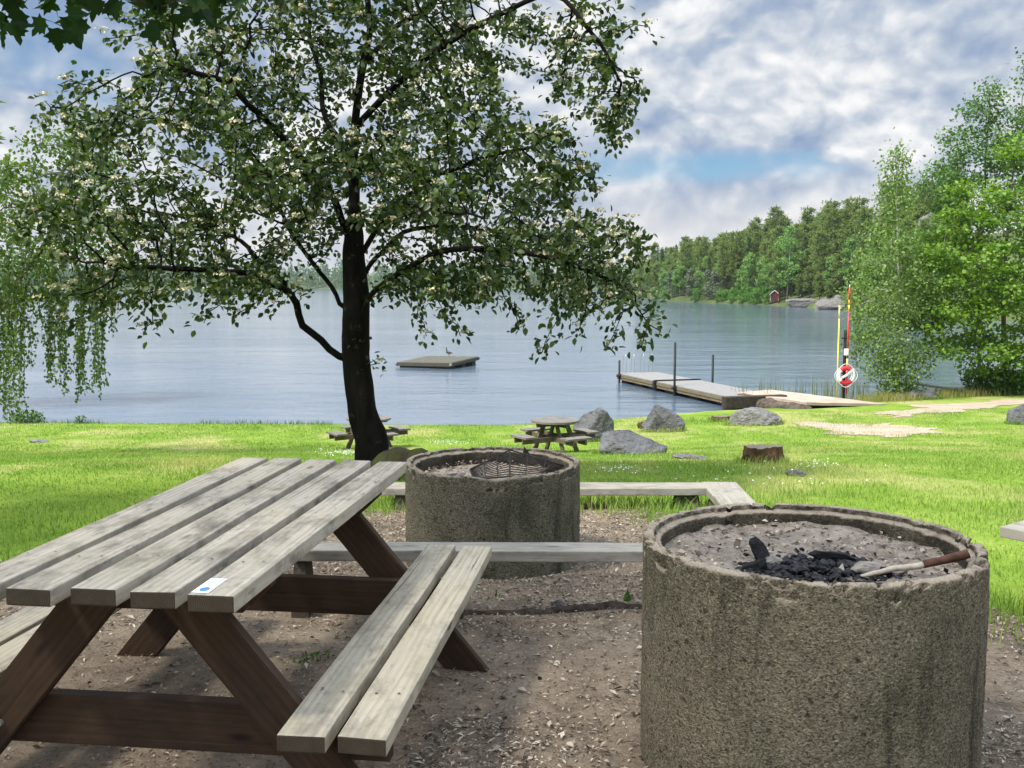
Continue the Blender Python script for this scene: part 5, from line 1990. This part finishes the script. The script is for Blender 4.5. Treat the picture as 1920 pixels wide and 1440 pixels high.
# red and yellow rescue pole leaning along the post
rsc = thing('rescue_pole', 'long thin red rescue pole with yellow bands clipped upright to the dark post', 'rescue pole', bp + np.array([.075, -.10, hz(738)]))
z0 = hz(738)
cuts = [(738, 690, 'red'), (690, 672, 'yellow'), (672, 582, 'red'), (582, 572, 'yellow'), (572, 562, 'orange'), (562, 541, 'red'), (541, 534, 'white')]
for y0, y1, m_ in cuts:
    nb = NB()
    nb.tube(np.array([(0, 0, hz(y0) - z0), (0, 0, hz(y1) - z0)]), .032 if y1 > 536 else .016, 8)
    tag(nb.build('band', M[m_], rsc), m_ + ' band')
bp2 = P(1569.5, 722, 39.2)
yp = thing('marker_pole', 'thin lime-yellow pole standing in the water left of the lifebuoy', 'pole', (bp2[0], bp2[1], WATER - .3))
nb = NB()
zt = P(1569.5, 573, 39.2)[2] - (WATER - .3)
nb.tube(np.array([(0, 0, 0), (0, 0, zt - .5)]), .025, 8)
nb.build('shaft', M['yellow'], yp)
nb = NB()
nb.tube(np.array([(0, 0, zt - .5), (0, 0, zt)]), .026, 8)
nb.build('tip', simple('pale_yellow_tip', (.8, .76, .25), .5, bump=0), yp)
# lifebuoy
lb = thing('lifebuoy', 'red and white lifebuoy ring with white rope hanging on the dark post', 'lifebuoy', P(1586, 704, 39.1))
n, m = 64, 14
Rm, rm_ = .29, .085
th = np.arange(n) * 2 * math.pi / n
ph = np.arange(m) * 2 * math.pi / m
V = np.stack([(Rm + rm_ * np.cos(ph)[None]) * np.cos(th)[:, None], rm_ * .8 * np.sin(ph)[None] + 0 * th[:, None], (Rm + rm_ * np.cos(ph)[None]) * np.sin(th)[:, None]], -1).reshape(-1, 3)
i = np.arange(n)[:, None]
j = np.arange(m)[None]
F = np.stack([i * m + j, i * m + (j + 1) % m, ((i + 1) % n) * m + (j + 1) % m, ((i + 1) % n) * m + j], -1).reshape(-1, 4)
seg = np.degrees(th) % 360
redm = ((seg > 48) & (seg < 132)) | ((seg > 222) & (seg < 312))
midx = np.repeat(np.where(redm, 0, 1), m)
np_mesh('ring', V, F, [M['red'], M['white']], lb, True, None, midx)
nb = NB()
a = np.linspace(0, 2 * math.pi, 90)
rr_ = .41 + .03 * np.cos(4 * a)
nb.tube(np.stack([np.cos(a) * rr_, -.03 + 0 * a, np.sin(a) * rr_ * 1.03], 1), .014, 6)
for k in range(3):
    nb.tube(smooth_path([(-.2, -.09, -.12 + k * .03), (0, -.12, .0 + .03 * k), (.2, -.09, .16 + .03 * k)], 8), .022, 6)
nb.build('rope', M['rope'], lb)

# ------------------------------------------------------------------ red cabin on the far shore
x, y = hill_xy(np.array([1453.]), np.array([5.5]))
cz = float(hill_z(np.array([1453.]), np.array([5.5]))[0])
cb_s = .72
cb = thing('cabin', 'tiny dark red cabin with white gable trim among trees on the far shore', 'cabin', (x[0], y[0], cz), R(-12))
cb.scale = (cb_s, cb_s, cb_s)
bm = bmesh.new()
add_box(bm, (2.4, 3.0, 2.2), Matrix.Translation((0, 0, 1.0)), .01)
f = bm.faces.new([bm.verts.new(c) for c in ((-1.2, -1.495, 2.1), (1.2, -1.495, 2.1), (0, -1.495, 3.1))])
f = bm.faces.new([bm.verts.new(c) for c in ((-1.2, 1.495, 2.1), (0, 1.495, 3.1), (1.2, 1.495, 2.1))])
bm_obj('wall', bm, M['redwall'], cb)
bm = bmesh.new()
for s in (-1, 1):
    add_bar(bm, (s * 1.45, 0, 1.93), (0, 0, 3.17), .10, 3.5, (0, 1, 0), .01)
bm_obj('roof', bm, M['roof'], cb)
bm = bmesh.new()
for s in (-1, 1):
    add_bar(bm, (s * 1.42, -1.78, 1.93), (0, -1.78, 3.15), .16, .05, (0, 1, 0), .005)
    add_box(bm, (.14, .06, 2.1), Matrix.Translation((s * 1.2, -1.52, 1.05)), .005)
bm_obj('trim', bm, M['white'], cb)
bm = bmesh.new()
add_box(bm, (.8, .05, 1.7), Matrix.Translation((-.3, -1.53, .85)), .005)
bm_obj('door', bm, M['roof'], cb)

# ------------------------------------------------------------------ litter on the soil
rng = np.random.default_rng(55)
N = 270000
yy = 1.4 + 6.8 * rng.uniform(0, 1, N) ** .9
xx = rng.uniform(-1, 1, N) * (yy * .72 + 1.0)
k = wob_in(SOIL, xx, yy)
dens = .30 + .75 * sstep(-.1, .5, fbm(np.stack([xx * 1.3, yy * 1.3, xx * 0], 1), 4, 44)) + 1.2 * sstep(4.6, 5.2, yy)
k &= rng.uniform(0, 1, N) < dens
for c, r in ((RC, RR), (BC, BR)):
    k &= np.hypot(xx - c[0], yy - c[1]) > r + .01
xx, yy = xx[k], yy[k]
n = len(xx)
L = np.clip(rng.lognormal(-4.28, .5, n), .007, .05)
Wd = L * rng.uniform(.15, .5, n)
a = rng.uniform(0, 6.28, n)
ax = np.stack([np.cos(a), np.sin(a), rng.normal(0, .22, n)], 1)
nr = np.stack([rng.normal(0, .35, n), rng.normal(0, .35, n), np.ones(n)], 1)
pos = np.stack([xx, yy, gz(xx, yy) + .012 * fbm(np.stack([xx * 1.6, yy * 1.6, xx * 0], 1), 3, 3) + .006 + rng.uniform(.003, .011, n)], 1)
V, F = leaf_geo(pos, ax, nr, L, Wd, 'quad')
tag(np_mesh('wood_chips', V, F, M['chip']), 'wood chips and bark litter scattered over the soil', None, None, 'stuff')
# low soil ridge with roots under the front bench, coloured darker than the soil around
nb = NB()
x0 = np.linspace(-.75, 2.2, 60)
pth = np.stack([x0, 4.72 + .05 * vnoise(np.stack([x0 * 2, x0 * 0, x0 * 0], 1), 3), gz(x0, x0 * 0 + 4.72) - .012 + .010 * vnoise(np.stack([x0 * 4, x0 * 0 + 3, x0 * 0], 1), 3)], 1)
V, F, T = tube_np(pth, .040, 12)
V = V + .022 * fbm(V * 14, 3, 5)[:, None] * np.array([.3, 1, .8])
tag(np_mesh('soil_edge', V, [F, T], simple('dark_ridge_soil', (.055, .042, .032), .95, .1, var=.6, scale=25, bump=.8, bscale=70, bdist=.012), None, True), 'low dark ridge of soil and roots below the front bench', None, None, 'structure')
for k, (px, py, w, h, lab) in enumerate(((1048, 1138, 30, 15, 'small dark stone on the soil ridge below the front bench'), (1012, 1274, 9, 8, 'tiny black charred lump on the bare soil between table and pit'))):
    p = hit(px, py)
    s = p[1] / FPX
    tag(bm_obj('small_stone', chunk(w * s, w * s * .7, h * s, 60 + k, 3), M['char' if k else 'rock'], None, False, (p[0], p[1], p[2] - .004)), lab, 'stone')
# dandelion-like seedlings on the soil
rng = np.random.default_rng(91)
for k, (px, py, n, h, lab) in enumerate(((1176, 1132, 9, .06, 'small green seedling growing at the soil ridge beside the near pit'), (580, 1240, 26, .035, 'sparse tuft of green growing under the picnic table'), (935, 1122, 7, .03, 'tiny green sprout in the chips left of the dark stone'))):
    p = hit(px, py)
    pos = p + np.stack([rng.normal(0, .012 + .03 * (k == 1), n), rng.normal(0, .012 + .03 * (k == 1), n), np.full(n, .006)], 1)
    ax = np.stack([rng.normal(0, .5, n), rng.normal(0, .5, n), np.ones(n)], 1)
    V, F = leaf_geo(pos, ax, rng.normal(0, 1, (n, 3)), h * rng.uniform(.6, 1.2, n), h * .35, 'quad')
    tag(np_mesh('seedling', V, F, M['weed']), lab, 'seedling')
# daisies
rng = np.random.default_rng(15)
pos = []
for px, py, w, h, n in ((640, 853, 50, 7, 170), (840, 833, 45, 6, 170), (1160, 890, 60, 10, 40), (1530, 880, 40, 12, 40), (1400, 900, 260, 30, 60), (900, 850, 80, 5, 40), (1750, 800, 130, 20, 80)):
    for k in range(n):
        a, b_ = px + rng.normal(0, w * .5), py + rng.normal(0, h * .5)
        pos.append(hit(a, b_, 4, 34))
pos = np.array(pos)
k = ~wob_in(SOIL, pos[:, 0], pos[:, 1])
pos = pos[k]
n = len(pos)
pos[:, 2] += rng.uniform(.05, .085, n)
V, F = leaf_geo(pos, rng.normal(0, 1, (n, 3)) * np.array([1, 1, .2]), np.tile([0, -.5, 1.0], (n, 1)) + rng.normal(0, .4, (n, 3)), .019, .019, 'quad')
tag(np_mesh('daisies', V, F, M['daisy']), 'patches of small white daisies in the lawn', None, None, 'stuff')

# ------------------------------------------------------------------ light: sky with broken cloud, one sun
SUN = Vector((-.50, -.30, .86)).normalized()
el = math.asin(SUN.z)
az = math.atan2(SUN.x, SUN.y)
w = bpy.data.worlds.new('World')
scene.world = w
w.use_nodes = True
nt_ = w.node_tree
nt_.nodes.clear()


class WB(MB):
    def __init__(s, t):
        s.t = t


b = WB(nt_)
out = nt_.nodes.new('ShaderNodeOutputWorld')
sky = nt_.nodes.new('ShaderNodeTexSky')
sky.sky_type = 'NISHITA'
sky.sun_disc = False
sky.sun_elevation = el
sky.sun_rotation = az
sky.air_density = 1.0
sky.dust_density = .6
sky.ozone_density = 2.0
bg1 = b.n('Background', {'Color': b.mix(1.0, sky.outputs[0], (.66, .87, 1.03), 'MULTIPLY'), 'Strength': .056})
dirv = b.coord('Generated')
dx, dy, dz = b.sep(dirv)
az_ = b.math('DIVIDE', dx, b.math('MAXIMUM', dy, .05))


def blob(a0, e0, ra, re, sharp=1.0):
    u_ = b.math('DIVIDE', b.math('SUBTRACT', az_, a0), ra)
    v_ = b.math('DIVIDE', b.math('SUBTRACT', dz, e0), re)
    q_ = b.math('ADD', b.math('MULTIPLY', u_, u_), b.math('MULTIPLY', v_, v_))
    return b.math('MULTIPLY', b.math('SUBTRACT', 1.0, q_, clamp=True), b.ramp(dy, [(.0, 0.0), (.2, sharp)]))


pv = b.map(dirv, (1.0, 1.0, 1.35))
wn = b.n('TexNoise', {'Vector': pv, 'Scale': 7.0, 'Detail': 5.0}).outputs['Color']
wv = b.n('VectorMath', {0: pv, 1: b.n('VectorMath', {0: wn, 1: (.06, .06, .06)}, operation='MULTIPLY').outputs[0]}, operation='ADD').outputs[0]
wup = b.n('VectorMath', {0: wv, 1: (-.008, -.004, .026)}, operation='ADD').outputs[0]
big = b.noise(wv, 3.4, 4, .5)
bil = b.noise(wv, 8.5, 7, .56, .25)
bil2 = b.noise(wup, 8.5, 6, .56, .25)
fine = b.noise(wv, 22.0, 5, .62, .1)


def puff(vec, sc):
    nd = b.n('TexVoronoi', {'Vector': vec, 'Scale': sc, 'Detail': 2.0, 'Roughness': .55, 'Lacunarity': 2.3}, feature='F1', normalize=True)
    return b.math('SUBTRACT', 1.0, nd.outputs['Distance'])


pf = puff(wv, 11.0)
pf2 = puff(b.n('VectorMath', {0: wv, 1: (-.006, -.004, .020)}, operation='ADD').outputs[0], 11.0)
gap = b.math('ADD', b.math('ADD', blob(.17, .112, .26, .024, .31), blob(-.45, .185, .12, .05, .22)), b.math('ADD', blob(.47, .30, .08, .03, .20), blob(.08, .150, .10, .03, .10)))
add = b.math('ADD', b.math('ADD', blob(.26, .235, .42, .11, .26), blob(-.49, .13, .09, .04, .22)), b.math('ADD', blob(-.10, .16, .25, .10, .20), blob(.33, .118, .035, .009, .32)))
cover = b.math('ADD', b.math('SUBTRACT', b.math('ADD', b.math('MULTIPLY', big, .5), b.math('ADD', b.math('MULTIPLY', bil, .25), b.math('MULTIPLY', b.math('SUBTRACT', pf, .2), .40))), gap), b.math('ADD', add, b.ramp(dz, [(.03, .16), (.105, 0.0)])))
cmask = b.ramp(cover, [(.26, 0.0), (.38, .6), (.50, 1.0)])
emb = b.math('MULTIPLY', b.math('SUBTRACT', bil, bil2), 2.0)
shade = b.math('ADD', b.math('ADD', b.math('MULTIPLY', bil, .42), b.math('MULTIPLY', fine, .26)), b.math('ADD', b.math('ADD', b.math('MULTIPLY', pf, .42), b.math('MULTIPLY', b.math('SUBTRACT', pf, pf2), 1.1)), b.math('ADD', b.math('ADD', b.math('MULTIPLY', emb, .45), b.math('MULTIPLY', b.math('SUBTRACT', b.noise(pv, 3.6, 3, .5, .3), .5), .9)), b.math('MULTIPLY', add, .22))))
ccol = b.ramp(shade, [(.38, (.29, .40, .60)), (.55, (.44, .53, .68)), (.70, (.64, .70, .79)), (.86, (.94, .95, .97)), (1.02, (1.1, 1.1, 1.1))])
low = b.ramp(dz, [(.0, 1.0), (.06, .8), (.10, 0.0)])
ccol = b.mix(b.math('MULTIPLY', low, .6), ccol, (.90, .86, .83))
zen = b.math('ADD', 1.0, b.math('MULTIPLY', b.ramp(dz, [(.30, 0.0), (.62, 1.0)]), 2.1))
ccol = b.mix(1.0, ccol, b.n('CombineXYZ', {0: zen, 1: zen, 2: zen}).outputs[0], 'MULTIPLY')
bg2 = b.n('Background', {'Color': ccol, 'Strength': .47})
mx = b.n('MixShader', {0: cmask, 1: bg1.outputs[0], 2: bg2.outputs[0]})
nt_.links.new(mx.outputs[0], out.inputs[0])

sl = bpy.data.lights.new('sun', 'SUN')
sl.energy = 3.7
sl.angle = R(8)
sl.color = (1.0, .95, .86)
so = bpy.data.objects.new('sun', sl)
COL.objects.link(so)
so.rotation_euler = SUN.to_track_quat('Z', 'Y').to_euler()

scene.view_settings.view_transform = 'Standard'
scene.view_settings.look = 'None'
scene.view_settings.exposure = 1.0
scene.view_settings.gamma = 1.0
scene.cycles.max_bounces = 6
scene.cycles.diffuse_bounces = 3
scene.cycles.glossy_bounces = 3
scene.cycles.transmission_bounces = 3
scene.cycles.transparent_max_bounces = 4
scene.cycles.use_denoising = True
scene.render.film_transparent = False

# ------------------------------------------------------------------ the air over the lake
HZ = MB('haze_air')
v_ = HZ.n('VolumePrincipled', {'Color': (.80, .88, .96, 1), 'Density': .0001, 'Anisotropy': .2})
HZ.t.links.new(v_.outputs[0], HZ.out.inputs['Volume'])
bm = bmesh.new()
add_box(bm, (3400, 1700, 60), Matrix.Translation((0, 780, 19)))
hzo = tag(bm_obj('haze', bm, HZ.m), 'thin pale haze over the lake', None, None, 'stuff')
scene.cycles.volume_bounces = 0
scene.cycles.volume_step_rate = 10
